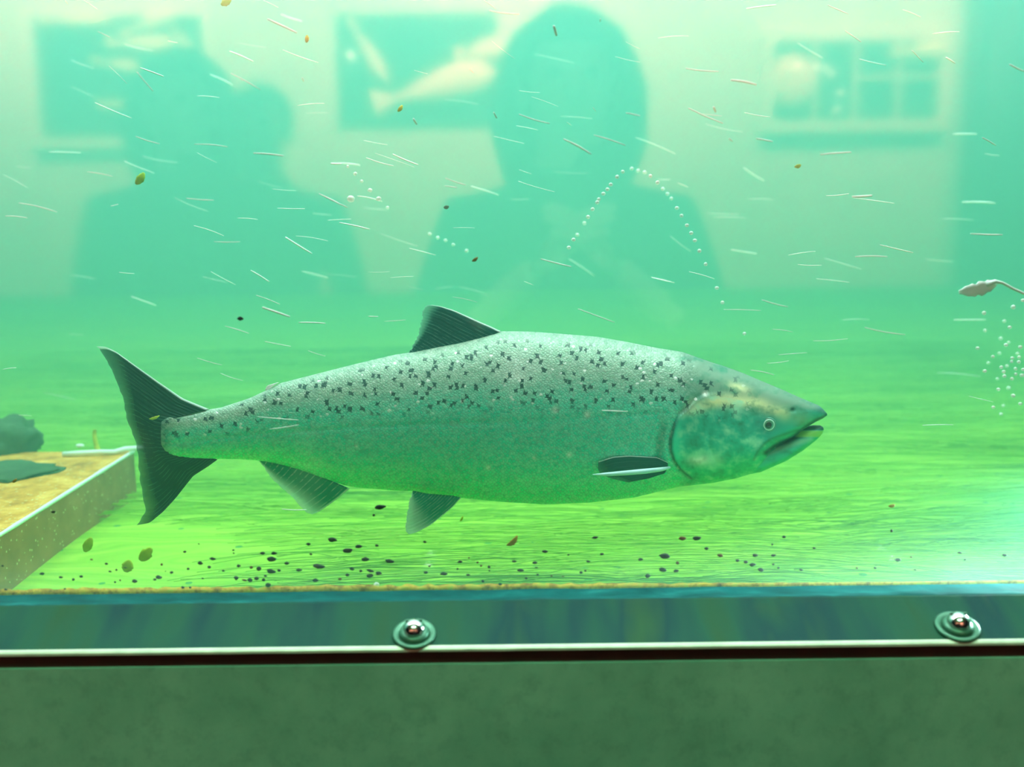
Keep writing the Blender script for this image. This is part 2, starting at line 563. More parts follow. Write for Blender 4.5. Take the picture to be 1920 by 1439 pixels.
box_obj('wall_left', (-XR - 1.5, -0.02, zm), (-XR, GLASS_T, 1.62), M['concrete'], kind='structure')
box_obj('wall_right', (XR, -0.02, zm), (XR + 1.5, GLASS_T, 1.62), M['concrete'], kind='structure')
box_obj('wall_header', (-XR, -0.02, 1.22), (XR, GLASS_T, 1.62), M['concrete'], kind='structure')


# ---- bolts
def bolt(px, py, label, tilt):
    c = plate_at(px, py)
    e = empty('bolt', c, label, 'bolt', 'bolts along the steel plate')
    for name, prof, mat in (
            ('washer', [(0.0095, 0.0), (0.0155, 0.0), (0.0165, 0.0012), (0.0160, 0.0026), (0.0145, 0.0032), (0.0125, 0.0020), (0.0095, 0.0016), (0.0095, 0.0)], 'washer'),
            ('collar', [(0.0, 0.0005), (0.0105, 0.0010), (0.0112, 0.0030), (0.0102, 0.0048), (0.0085, 0.0056), (0.0, 0.0056)], 'washer'),
            ('head', [(0.0066, 0.0045)] + [(0.0084 * math.cos(a), 0.0062 + 0.0074 * math.sin(a)) for a in [i * math.pi / 2 / 10 for i in range(10)]] + [(0.0001, 0.0136)], 'chrome')):
        vv, ff = lathe(prof, 48)
        o = from_pydata(name, vv, ff, M[mat])
        o.parent = e
    e.rotation_euler = (math.radians(-71), 0, tilt)
    # driver slot in the dome
    s = box_obj('slot', (-0.0062, -0.0128, 0.0026), (0.0062, -0.0088, 0.0036), M['washer'])
    s.parent = [ch for ch in e.children if ch.name.startswith('head')][0]
    return e


bolt(777, 1192, 'domed steel bolt on a washer below the pelvic fin, the left bolt', 0.05)
bolt(1794, 1179, 'domed steel bolt on a washer near the right edge', 0.0)

# ---- rusty crust along the foot of the pane (inner side)
v, f = [], []
NC = 420
for i in range(NC + 1):
    x = -0.62 + 1.24 * i / NC
    fade = max(0.12, min(1.0, (0.30 - x) / 0.32)) if x > -0.02 else 1.0
    hgt = max(-0.0050, (0.0022 + 0.0022 * noise.noise(Vector((x * 35, 0, 3))) + 0.0022 * noise.noise(Vector((x * 120, 4, 3)))) * fade - 0.0040)
    yy = GLASS_T + 0.001
    v += [(x, yy, zg - 0.009), (x, yy, zg + hgt), (x, yy + 0.0012, zg + hgt - 0.0006), (x, yy + 0.003, zg - 0.009)]
for i in range(NC):
    for k in range(4):
        f.append((i * 4 + k, i * 4 + (k + 1) % 4, (i + 1) * 4 + (k + 1) % 4, (i + 1) * 4 + k))
tag(from_pydata('rusty_scum', v, f, M['crust']), 'rusty yellow scum along the foot of the glass', 'scum', None, 'stuff')

# ---- filamentous algae carpet
v, f = [], []
for k in range(5200):
    y = 0.02 + 2.2 * rnd.random() ** 1.5
    x = rnd.uniform(-1.35, 1.35) * (0.6 + 0.4 * min(1, y))
    L = rnd.uniform(0.10, 0.34)
    a = rnd.gauss(0.0, 0.10) + 0.35 * noise.noise(Vector((x * 1.6, y * 3, 1.0)))
    if x < -0.25: a -= 0.35 * min(1, (-0.25 - x) * 2.2) * max(0, 1 - y / 0.7)
    ph, fr = rnd.random() * 6.28, rnd.uniform(6, 16)
    r0 = rnd.uniform(0.0004, 0.0010)
    lift = rnd.uniform(0.0, 0.010)
    if x - L / 2 < -0.375 and 0.05 < y < 0.47: continue
    pts = []
    for i in range(8):
        s = i / 7
        q = (s - 0.5) * L
        off = 0.006 * math.sin(ph + fr * q)
        pts.append(Vector((x + q * math.cos(a) - off * math.sin(a), max(0.02, y + q * math.sin(a) + off * math.cos(a)), FLOOR_Z + 0.001 + lift * math.sin(math.pi * s))))
    tube(v, f, pts, [r0 * (0.4 + 0.6 * math.sin(math.pi * min(1, 0.15 + 0.8 * i / 7))) for i in range(8)], 3)
tag(from_pydata('algae_filaments', v, f, M['strand']), 'bright green filamentous algae streaming over the tank floor', 'algae', None, 'stuff')

# ---- concrete ledge at lower left
zt = FLOOR_Z + 0.062
e0 = at_z(0, 1000, zt)
e1 = at_z(254, 845, zt)
xe = at_z(180, 890, zt).x
bm = bmesh.new()
box(bm, (-1.6, GLASS_T + 0.045, FLOOR_Z - 0.02), (xe, e1.y, zt), 0.004)
bmesh.ops.subdivide_edges(bm, edges=bm.edges, cuts=3, use_grid_fill=True)
ledge = from_bm('concrete_ledge', bm, M['ledge'])
tag(ledge, 'scum-covered concrete ledge with golden top behind the tail fin', 'ledge')
v, f = [], []
pts = [Vector((xe - 0.0012, e1.y * q + (1 - q) * (GLASS_T + 0.05), zt - 0.0012)) for q in [i / 24 for i in range(25)]]
tube(v, f, pts, [0.0024 + 0.0012 * noise.noise(Vector((i * 0.6, 0, 0))) for i in range(25)], 8)  # pale strip along the right-hand top edge of the ledge
o = from_pydata('pale_edge', v, f, M['flake'], ledge)
o['label'] = 'pale edge of the ledge'
# the bright line of the ledge's back edge, built as a pale tube
v, f = [], []
pts = [at_z(118, 852, zt + 0.004), at_z(150, 850, zt + 0.005), at_z(190, 848, zt + 0.005), at_z(215, 848, zt + 0.004), at_z(235, 842, zt + 0.006), at_z(256, 841, zt + 0.006), at_z(290, 841, zt + 0.005)]
tube(v, f, pts, [0.0035] * 7, 8)
o = from_pydata('back_edge_band', v, f, M['flake'])
tag(o, 'bent pale tube for the bright line along the back edge of the ledge', 'band')


def blob(center, rad, seed, amp=0.25, sub=4, fq=2.0):
    bm = bmesh.new()
    bmesh.ops.create_icosphere(bm, subdivisions=sub, radius=1.0)
    for w_ in bm.verts:
        n_ = w_.co.normalized()
        d = 1 + amp * noise.fractal(n_ * fq + Vector((seed, seed * 0.7, 0)), 0.8, 2.1, 4)
        w_.co = Vector((n_.x * rad[0] * d, n_.y * rad[1] * d, n_.z * rad[2] * d))
        w_.co += Vector(center)
    return bm


rc = at_y(20, 850, e1.y + 0.02)
tag(from_bm('rock', blob((rc.x, rc.y, zt + 0.012), (0.040, 0.045, 0.034), 3.0), M['rock'], smooth=True), 'dark rounded rock on the ledge at the left edge', 'rock')
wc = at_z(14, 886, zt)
tag(from_bm('rock_shade', blob((wc.x, wc.y, zt + 0.001), (0.062, 0.055, 0.005), 11.0, 0.30, 4, 1.6), M['rock'], smooth=True), 'dark green patch of rock shade on the ledge in front of the rock', 'weed')  # the rock's shade on the ledge, built as a thin dark sheet
# scrap of weed on the ledge
v, f = [], []
pts = [at_y(184, 846, e1.y - 0.01), at_y(180, 832, e1.y - 0.012), at_y(177, 818, e1.y - 0.01), at_y(178, 806, e1.y - 0.006)]
for i, p in enumerate(pts):
    wd = (0.0045, 0.0035, 0.0032, 0.0026)[i]
    v += [p + Vector((-wd, 0, 0)), p + Vector((0, -0.0012, 0.0)), p + Vector((wd, 0, 0)), p + Vector((0, 0.0012, 0))]
for i in range(3):
    for k in range(4):
        f.append((i * 4 + k, i * 4 + (k + 1) % 4, (i + 1) * 4 + (k + 1) % 4, (i + 1) * 4 + k))
f += [(0, 1, 2, 3), (15, 14, 13, 12)]
tag(from_pydata('weed_sprig', v, f, M['weed']), 'yellow-green weed sprig standing on the back of the ledge', 'weed')
bm = bmesh.new()
c = at_y(150, 836, e1.y + 0.01)
tag(from_bm('pale_stone', blob((c.x, c.y, c.z), (0.006, 0.004, 0.0025), 9.0, 0.2, 3), M['flake'], smooth=True), 'small white pebble on the ledge left of the weed sprig', 'stone')
bm.free()

# ------------------------------------------------------------------ the salmon
TOP = [(303, 792), (308, 786), (316, 783), (330, 782), (360, 777), (393, 768), (413, 765), (441, 756), (469, 746.5), (500, 732), (525, 719), (582, 704.4), (638, 690), (700, 674.8), (740, 665.5), (771, 661), (824, 650), (861, 643), (905, 632), (942, 621.5), (993, 622), (1049, 626), (1119, 631.7), (1176, 641.6), (1232, 652.8), (1280, 660.5), (1335, 680), (1358, 687), (1391, 699), (1424, 713), (1469, 732), (1507, 749), (1536, 761), (1546, 770), (1550.5, 777)]
BOT = [(303, 834), (309, 846), (320, 853), (335, 857), (360, 860), (413, 861), (450, 861.5), (486, 864), (520, 870), (559, 880), (610, 898), (649, 911), (666, 914), (700, 917), (740, 920), (771, 921), (820, 928), (875, 935), (937, 941), (1021, 946), (1105, 942.5), (1190, 932.7), (1269, 913), (1335, 905.7), (1380, 896.8), (1400, 891), (1416, 884), (1426, 872), (1436, 857), (1452, 842), (1480, 823), (1500, 809), (1515, 799), (1527, 792), (1544, 784.5), (1550.5, 779)]
WID = [(303, 3.5), (330, 9), (370, 14), (413, 18), (486, 25), (600, 42), (740, 60), (900, 72), (1050, 78), (1180, 76), (1260, 73), (1320, 68), (1380, 60), (1440, 48), (1490, 34), (1520, 22), (1540, 12), (1550.5, 2)]


def interp(tab, x):
    a = np.array(tab, float)
    return np.interp(x, a[:, 0], a[:, 1])


def smooth1(y, n):
    k = np.hanning(2 * n + 3)[1:-1]
    k /= k.sum()
    return np.convolve(np.pad(y, n, mode='edge'), k, mode='valid')


DS = (SALMON_Y - CAM.y)
PXM = F / (DS * math.cos(PITCH)) * 0.98          # px per metre at the salmon, roughly


def at_y_np(px, py, y):
    d = np.stack([(px - W / 2) / F, -(py - H / 2) / F, -np.ones_like(px)], -1) @ np.array(RM).T
    k = (y - CAM.y) / d[..., 1]
    return np.array(CAM) + d * k[..., None]


salmon = empty('salmon', at_y(960, 800, SALMON_Y), 'large silvery salmon with dark spotted back swimming to the right', 'salmon')


def sdist(P, line):
    """distance of points to a polyline, px"""
    best = np.full(len(P), 1e9)
    L = np.array(line, float)
    for a, b in zip(L[:-1], L[1:]):
        ab = b - a
        t = np.clip(((P - a) @ ab) / (ab @ ab), 0, 1)
        best = np.minimum(best, np.linalg.norm(P - (a + t[:, None] * ab), axis=1))
    return best


def inside(P, poly):
    r = np.zeros(len(P), bool)
    q = np.array(poly, float)
    for (x1, y1), (x2, y2) in zip(q, np.roll(q, -1, 0)):
        c = ((y1 > P[:, 1]) != (y2 > P[:, 1])) & (P[:, 0] < (x2 - x1) * (P[:, 1] - y1) / (y2 - y1 + 1e-9) + x1)
        r ^= c
    return r


def blobmask(P, cx, cy, rx, ry, ang=0.0):
    d = P - np.array((cx, cy))
    c, s = math.cos(ang), math.sin(ang)
    u = (d[:, 0] * c + d[:, 1] * s) / rx
    w_ = (-d[:, 0] * s + d[:, 1] * c) / ry
    return np.exp(-(u * u + w_ * w_))


def ss(x, a, b):
    t = np.clip((x - a) / (b - a), 0, 1)
    return t * t * (3 - 2 * t)


GILL = [(1322, 740), (1304, 751), (1287, 768), (1273, 780), (1264, 800), (1258, 822), (1258, 844), (1264, 864), (1275, 880), (1296, 898)]
MAX_OUT = [(1495, 806), (1480, 811), (1462, 817), (1446, 822), (1432, 832), (1420, 846), (1413, 862)]
MAX_IN = [(1502, 816), (1486, 824), (1468, 830), (1452, 838), (1436, 850), (1417, 865)]


def loft(xs, top, bot, wid, nv, expo=2.3):
    """closed loft; returns world verts (n x nv), faces, flank px coords"""
    nu = len(xs)
    ph = np.linspace(0, 2 * np.pi, nv, endpoint=False)
    zn = np.cos(ph)                                       # 1 = back, -1 = belly
    side = -np.sign(np.sin(ph) + 1e-9)                    # near side first
    prof = np.power(np.maximum(0, 1 - np.abs(zn) ** expo), 0.62)
    mid, half = (top + bot) / 2, (bot - top) / 2
    py = mid[:, None] - half[:, None] * zn[None, :]
    px = np.repeat(xs[:, None], nv, 1)
    P = at_y_np(px, py, SALMON_Y)
    P[..., 1] += side[None, :] * prof[None, :] * wid[:, None] / PXM
    faces = []
    for i in range(nu - 1):
        a = np.arange(nv)
        b = (a + 1) % nv
        faces.append(np.stack([i * nv + a, i * nv + b, (i + 1) * nv + b, (i + 1) * nv + a], 1))
    F4 = np.concatenate(faces)
    return P, px, py, F4, side, zn


def body_mesh():
    xs = np.concatenate([np.linspace(303, 1240, 400), np.linspace(1242, 1550.5, 230)])
    grid = np.arange(303, 1551)
    tp = smooth1(interp(TOP, grid), 4)
    bt = smooth1(interp(BOT, grid), 4)
    wd = smooth1(interp(WID, grid), 14)
    top, bot, wid = np.interp(xs, grid, tp), np.interp(xs, grid, bt), np.interp(xs, grid, wd)
    wid = wid * np.clip((1551.5 - xs) / 14, 0, 1) ** 0.5
    NV = 232
    P, px, py, F4, side, zn = loft(xs, top, bot, wid, NV)
    nu = len(xs)
    # outline position per vertex as seen in the picture (near flank); the far flank mirrors it
    Q = P.copy()
    Q[..., 1] = np.where(side[None, :] > 0, 2 * SALMON_Y - Q[..., 1], Q[..., 1])
    V = project(Q.reshape(-1, 3))
    # ---- relief
    d = np.zeros(len(V))
    gd = sdist(V, GILL)
    cover = inside(V, GILL + [(1400, 905), (1440, 850), (1420, 760), (1350, 735)])
    d += np.where(cover, 2.2 * np.exp(-gd / 26), -2.4 * np.exp(-(gd / 7) ** 2))
    d -= 1.6 * np.exp(-(sdist(V, [(1240, 790), (1229, 830), (1228, 858), (1246, 880)]) / 6) ** 2)
    d += 2.6 * np.exp(-(sdist(V, MAX_OUT) / 9) ** 2) - 2.5 * np.exp(-(sdist(V, MAX_IN) / 5) ** 2)
    d += 1.2 * blobmask(V, 1442, 797, 22, 18) - 3.0 * blobmask(V, 1442, 797, 11, 11)
    d -= 2.2 * blobmask(V, 1487, 770, 5, 4)
    d += 1.2 * blobmask(V, 1495, 776, 5, 7)
    d -= 1.2 * np.exp(-(sdist(V, [(1345, 760), (1332, 800), (1328, 840), (1345, 872)]) / 5) ** 2)
    d -= 0.8 * np.exp(-(sdist(V, [(320, 833), (480, 815), (700, 800), (1000, 790), (1250, 775)]) / 4) ** 2)
    fl = np.repeat(np.sqrt(np.maximum(0, 1 - zn ** 2))[None, :], nu, 0).reshape(-1)
    sd = np.repeat(side[None, :], nu, 0).reshape(-1)
    PP = P.reshape(-1, 3)
    PP[:, 1] += sd * d * fl / PXM
    # ---- lower jaw
    jx = np.concatenate([np.linspace(1352, 1520, 78), np.linspace(1522, 1544, 26)])
    jt = interp([(1352, 868), (1372, 860), (1400, 848), (1425, 840), (1450, 832), (1475, 821), (1495, 808), (1510, 801), (1525, 798), (1538, 798), (1543, 801), (1544, 804)], jx)
    jb = interp([(1352, 893), (1380, 894.5), (1424, 885), (1469, 865), (1502, 845.5), (1527, 827), (1536, 819), (1542, 811), (1544, 806)], jx)
    jw = interp([(1352, 10), (1372, 15), (1400, 23), (1424, 28), (1469, 30), (1502, 25), (1527, 17), (1540, 9), (1544, 2)], jx)
    J, jpx, jpy, JF, jside, jzn = loft(jx, jt, jb, jw, 96, 2.6)
    Jv = J.reshape(-1, 3)
    QJ = J.copy()
    QJ[..., 1] = np.where(jside[None, :] > 0, 2 * SALMON_Y - QJ[..., 1], QJ[..., 1])
    VJ = project(QJ.reshape(-1, 3))
    nb = len(PP)
    allv = np.concatenate([PP, Jv])
    faces = [tuple(q) for q in F4.tolist()] + [tuple(q) for q in (JF + nb).tolist()]
    faces += [tuple(range(NV))[::-1], tuple(nb - NV + k for k in range(NV)),
              tuple(nb + k for k in range(96))[::-1], tuple(len(allv) - 96 + k for k in range(96))]
    # ---- colouring of the skin itself
    VV = np.concatenate([V, VJ])
    t = np.concatenate([((1 - zn) / 2)[None, :].repeat(nu, 0).reshape(-1), 0.55 + 0.45 * ((1 - jzn) / 2)[None, :].repeat(len(jx), 0).reshape(-1)])
    hd = 1 - 0.30 * ss(np.concatenate([V, VJ])[:, 0], 1262, 1290)
    back, side_c, belly = np.array((0.27, 0.47, 0.34)), np.array((0.05, 0.78, 0.58)), np.array((0.05, 0.88, 0.46))
    k1, k2 = ss(t, 0.16, 0.42)[:, None], ss(t, 0.62, 0.95)[:, None]
    C = back * (1 - k1) + side_c * k1
    C = C * (1 - k2) + belly * k2
    spot = ss(t, 0.015, 0.07) * (1 - ss(t, 0.33, 0.46))
    X, Y = VV[:, 0], VV[:, 1]
    spot *= 1 - ss(X, 1330, 1440)
    spot = np.where(X < 470, np.maximum(spot, 0.9 * ss(t, 0.02, 0.1) * (1 - ss(t, 0.42, 0.6))), spot)
    scale = (1 - ss(X, 1255, 1330)) * 0.9
    scale = np.where(np.concatenate([cover, np.zeros(len(VJ), bool)]), 0.0, scale)
    metal = np.full(len(VV), 0.32)
    patches = np.array([noise.noise(Vector((x * 0.03, y * 0.06, 0))) for x, y in VV[::1]]) if len(VV) < 400000 else np.zeros(len(VV))
    C *= ((1 + 0.10 * patches) * hd)[:, None]

    def paint(m, col, amt=1.0):
        nonlocal C
        m = np.clip(m * amt, 0, 1)[:, None]
        C = C * (1 - m) + np.array(col) * m
    pt = 0.75 + 0.5 * patches
    # cheek: pale gold top, bright lower plate
    paint(np.exp(-(sdist(VV, [(1300, 762), (1345, 752), (1400, 752), (1445, 765), (1470, 776)]) / 12) ** 2), (1.0, 0.95, 0.50), 1.0 * pt)
    paint(blobmask(VV, 1298, 768, 24, 8, -0.3), (0.85, 0.95, 0.72), 0.8)
    paint(blobmask(VV, 1385, 727, 20, 7, 0.3), (0.95, 0.92, 0.50), 0.8)
    paint(blobmask(VV, 1312, 863, 19, 9), (1.0, 1.0, 0.95), 1.0)
    cheek = np.array([noise.fractal(Vector((x * 0.035, y * 0.05, 2.0)), 0.7, 2.0, 4) for x, y in VV]) * ss(X, 1262, 1280)
    paint(np.clip(cheek, 0, 1) * inside(VV, GILL + [(1400, 905), (1440, 850), (1440, 770), (1400, 752)]), (0.45, 0.90, 0.66), 0.8)
    paint(np.clip(-cheek, 0, 1), (0.03, 0.26, 0.16), 0.9)
    paint(blobmask(VV, 1342, 862, 14, 13), (0.66, 0.95, 0.82), 0.7 * pt)
    paint(blobmask(VV, 1500, 785, 22, 12), (0.45, 0.58, 0.32), 0.5)
    # dark folds, lips, snout tip
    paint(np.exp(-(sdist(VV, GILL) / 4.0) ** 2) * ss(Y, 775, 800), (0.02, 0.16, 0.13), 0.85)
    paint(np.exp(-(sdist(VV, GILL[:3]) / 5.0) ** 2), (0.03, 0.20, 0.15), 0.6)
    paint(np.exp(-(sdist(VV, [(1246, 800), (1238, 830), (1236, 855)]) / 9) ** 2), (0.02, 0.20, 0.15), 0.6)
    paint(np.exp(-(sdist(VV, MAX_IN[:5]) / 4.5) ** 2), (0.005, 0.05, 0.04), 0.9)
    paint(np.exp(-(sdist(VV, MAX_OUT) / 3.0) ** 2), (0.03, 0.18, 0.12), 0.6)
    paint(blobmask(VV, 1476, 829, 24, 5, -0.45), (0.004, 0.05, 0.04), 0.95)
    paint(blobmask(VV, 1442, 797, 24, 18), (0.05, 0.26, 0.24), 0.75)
    paint(blobmask(VV, 1486, 768, 5, 4), (0.01, 0.08, 0.06), 0.9)
    paint(blobmask(VV, 1542, 770, 14, 8, 0.6), (0.07, 0.24, 0.24), 0.85)
    jaw = np.concatenate([np.zeros(nb, bool), np.ones(len(VJ), bool)])
    paint(jaw * ss(X, 1490, 1506) * (1 - ss(Y, 805, 809)), (0.004, 0.05, 0.03), 0.95)
    paint(jaw * ss(X, 1486, 1500) * ss(Y, 806, 810) * (1 - ss(Y, 818, 822)), (0.34, 0.75, 0.10), 0.9)
    paint(~jaw * ss(X, 1470, 1500) * np.exp(-((Y - interp(BOT, X) + 2) / 4) ** 2), (0.01, 0.08, 0.06), 0.8)
    paint(jaw * np.exp(-(sdist(VV, [(1425, 862), (1440, 850), (1490, 832), (1520, 824)]) / 5) ** 2), (0.50, 0.85, 0.55), 0.5)
    # pale scars on the flank
    for sx, sy, r in ((1041, 769, 6), (1101, 778, 6), (1067, 853, 5), (916, 877, 4), (1322, 739, 5), (1001, 859, 3), (668, 837, 3)):
        paint(blobmask(VV, sx, sy, r, r), (0.95, 1.0, 0.95), 0.95)
    metal -= 0.25 * np.clip(blobmask(VV, 1370, 760, 80, 20), 0, 1)
    # silver patch where scales are lost
    paint(blobmask(VV, 968, 705, 40, 40), (0.90, 1.0, 0.95), 0.6 * pt)
    # end of the peduncle
    paint(1 - ss(X, 302, 330), (0.03, 0.14, 0.10), 0.8)
    me = bpy.data.meshes.new('body')
    me.from_pydata(allv.tolist(), [], faces)
    me.update()
    a = me.color_attributes.new('skin', 'FLOAT_COLOR', 'POINT')
    a.data.foreach_set('color', np.concatenate([np.clip(C, 0, 1), np.ones((len(C), 1))], 1).astype(np.float32).ravel())
    a = me.color_attributes.new('mask', 'FLOAT_COLOR', 'POINT')
    a.data.foreach_set('color', np.stack([np.clip(spot, 0, 1), np.clip(scale, 0, 1), np.clip(metal, 0, 1), np.ones(len(C))], 1).astype(np.float32).ravel())
    uvl = me.uv_layers.new(name='flank')
    li = np.empty(len(me.loops), np.int32)
    me.loops.foreach_get('vertex_index', li)
    uvl.data.foreach_set('uv', (VV[li] / 100.0).astype(np.float32).ravel())
    o = link_mesh('body', me, M['salmon'], salmon)
    return o, np.concatenate([PP, Jv]), VV, np.concatenate([sd, np.repeat(jside[None, :], len(jx), 0).reshape(-1)])


body, BV, BVP, BS = body_mesh()


def flank(px, py):
    """point of the near flank under a pixel"""
    k = np.where(BS < 0, 0, 1e6) + np.linalg.norm(BVP - np.array((px, py)), axis=1)
    return Vector(BV[int(np.argmin(k))])


def polyline(pts, n):
    p = np.array(pts, float)
    seg = np.r_[0, np.cumsum(np.linalg.norm(np.diff(p[:, :2], axis=0), axis=1))]
    s = np.linspace(0, seg[-1], n)
    q = np.stack([np.interp(s, seg, p[:, i]) for i in range(p.shape[1])], 1)
    if len(p) > 3 and n > 12:
        m = max(1, n // 28)
        for i in range(q.shape[1]):
            e0_, e1_ = q[0, i], q[-1, i]
            q[:, i] = smooth1(q[:, i], m)
            q[0, i], q[-1, i] = e0_, e1_
    return q


def fin(name, base, margin, first, last, mat, y0=0.0, ytip=0.0, t0=3.0, nu=90, nv=40, ridge=0.16, rays=20, parent=None, wave=0.0, ragged=0.0):
    """Coons patch between base, margin, leading ray and trailing ray (photo px); both faces, real thickness"""
    B, Mg = polyline(base, nu), polyline(margin, nu)
    A, Z = polyline(first, nv), polyline(last, nv)
    u = np.linspace(0, 1, nu)[:, None, None]
    w_ = np.linspace(0, 1, nv)[None, :, None]
    Cn = (1 - w_) * B[:, None] + w_ * Mg[:, None] + (1 - u) * A[None] + u * Z[None] \
        - ((1 - u) * (1 - w_) * B[0] + u * (1 - w_) * B[-1] + (1 - u) * w_ * Mg[0] + u * w_ * Mg[-1])
    uu, ww = np.repeat(np.linspace(0, 1, nu)[:, None], nv, 1), np.repeat(np.linspace(0, 1, nv)[None, :], nu, 0)
    if ragged:
        rg = np.array([noise.noise(Vector((q * 26, 1.3, 0))) for q in np.linspace(0, 1, nu)])
        Cn = Cn + (ww ** 6 * rg[:, None] * ragged)[..., None] * np.array((1.0, 0.3))
    yc = y0 + (ytip - y0) * ww + wave * np.sin(uu * 7 + ww * 3) * ww
    ctr = at_y_np(Cn[..., 0], Cn[..., 1], SALMON_Y + 0 * yc)
    d = np.stack([(Cn[..., 0] - W / 2) / F, -(Cn[..., 1] - H / 2) / F, -np.ones_like(uu)], -1) @ np.array(RM).T
    k = (SALMON_Y + yc - CAM.y) / d[..., 1]
    ctr = np.array(CAM) + d * k[..., None]
    th = (t0 * (1 - ww) ** 0.8 + 0.45) * (1 + ridge * np.cos(uu * math.pi * 2 * rays)) / PXM * 0.5
    edge = np.minimum(np.minimum(uu, 1 - uu) / 0.02, 1.0)
    th = th * (0.35 + 0.65 * np.clip(edge, 0, 1))
    Vn, Vf = ctr.copy(), ctr.copy()
    Vn[..., 1] -= th
    Vf[..., 1] += th
    n = nu * nv
    vs = np.concatenate([Vn.reshape(-1, 3), Vf.reshape(-1, 3)])
    idx = np.arange(n).reshape(nu, nv)
    q = np.stack([idx[:-1, :-1], idx[1:, :-1], idx[1:, 1:], idx[:-1, 1:]], -1).reshape(-1, 4)
    fs = q.tolist() + (q[:, ::-1] + n).tolist()
    rim = np.concatenate([idx[:, 0], idx[-1, 1:], idx[::-1, -1][1:], idx[0, ::-1][1:-1]])
    for a, b in zip(rim, np.roll(rim, -1)):
        fs.append([int(b), int(a), int(a + n), int(b + n)])
    me = bpy.data.meshes.new(name)
    me.from_pydata(vs.tolist(), [], fs)
    me.update()
    uvl = me.uv_layers.new(name='rays')
    uvs = np.stack([uu, ww], -1).reshape(-1, 2)
    uvs = np.concatenate([uvs, uvs])
    li = np.empty(len(me.loops), np.int32)
    me.loops.foreach_get('vertex_index', li)
    uvl.data.foreach_set('uv', uvs[li].astype(np.float32).ravel())
    return link_mesh(name, me, mat, parent or salmon)


fin('dorsal_fin', [(940, 624), (905, 636), (861, 648), (824, 655), (768, 666)],
    [(808, 571.5), (797, 575), (793, 586), (792, 598), (788, 617), (779, 640), (766, 662)],
    [(940, 622), (920, 612.5), (900, 604), (852, 582.5), (826, 574.5), (808, 571.5)],
    [(768, 666), (766, 662)], M['dark_fin'], t0=7, rays=13, ragged=3)
fin('tail_fin', [(392, 768), (350, 779), (318, 787), (308, 800), (309, 828), (320, 848), (350, 857), (408, 862)],
    [(179, 649.5), (191, 659), (202, 680), (217, 708), (230, 744), (237, 777), (242, 797), (255, 825), (258, 859), (261, 890), (268, 929), (272, 957), (266, 972), (257, 985.5)],
    [(392, 768), (343, 748), (300, 718.7), (258, 689), (216, 659), (196, 650), (179, 649.5)],
    [(408, 862), (391, 874.5), (362, 893), (329, 935), (306, 960), (281, 981), (257, 985.5)],
    M['tail_fin'], t0=5, ytip=0.012, nu=200, nv=70, rays=26, wave=0.004, ragged=3.5)
fin('anal_fin', [(654, 912), (610, 894), (559, 877), (486, 862)],
    [(584, 964.5), (574, 961.5), (562, 948), (548, 932), (512, 901), (487, 866)],
    [(655, 917), (638, 932), (610, 952), (596, 961), (584, 964.5)], [(486, 862), (487, 866)], M['belly_fin'], t0=6, rays=14, ragged=3)
fin('adipose_fin', [(523, 717), (514, 723), (506, 729)], [(503, 722.5), (500, 725), (497, 731), (499, 733)],
    [(523, 717), (512, 720), (503, 722.5)], [(506, 729), (502, 732), (499, 733)], M['white_fin'], t0=5, nu=24, nv=16, ridge=0.0)
for nm, yy in (('pelvic_fin', -0.022), ('pelvic_fin', 0.026)):
    fin(nm, [(863, 931), (848, 928), (801, 926), (774, 921)],
        [(766, 1002), (761, 996), (761, 985), (764, 962), (768, 938), (773, 924)],
        [(864, 934), (850, 950), (836, 962), (807, 985), (780, 999), (766, 1002)], [(774, 921), (773, 924)], M['belly_fin'], y0=yy, ytip=yy * 1.5, t0=6, rays=12, ragged=2)
yf = flank(1180, 880).y - SALMON_Y
pec = fin('pectoral_fin', [(1252, 868), (1252, 877), (1246, 888)],
          [(1122, 866), (1121, 880), (1126, 890), (1150, 899), (1178, 905)],
          [(1252, 868), (1232, 858), (1180, 855), (1150, 857), (1122, 866)], [(1246, 888), (1215, 898), (1178, 905)],
          M['flank_fin'], y0=yf - 0.003, ytip=yf - 0.006, t0=3, rays=10, nu=50)
v, f = [], []
pts = [at_y(1256, 877, SALMON_Y + yf - 0.004), at_y(1240, 880.5, SALMON_Y + yf - 0.009), at_y(1210, 884, SALMON_Y + yf - 0.013), at_y(1170, 887.5, SALMON_Y + yf - 0.015), at_y(1135, 890, SALMON_Y + yf - 0.016), at_y(1111, 890.5, SALMON_Y + yf - 0.016)]
tube(v, f, pts, [0.0012, 0.0021, 0.0026, 0.0024, 0.0018, 0.0005], 10)
edge_o = from_pydata('leading_edge', v, f, M['lit_fin'], pec)
edge_o['label'] = 'leading edge of the fin, light put in its pale blue'

# eye: iris ball, ring and pupil
ec = flank(1442, 797)
iris = plain('pale_green_iris', (0.16, 0.46, 0.36), 0.25, 0.3)
pup = plain('black_pupil', (0.004, 0.02, 0.02), 0.08, spec=0.8, var=0.0)


def disc_lathe(name, prof, c, mat, parent, n=36):
    vv, ff = lathe(prof, n)
    return from_pydata(name, [Vector(p) + c for p in vv], ff, mat, parent)


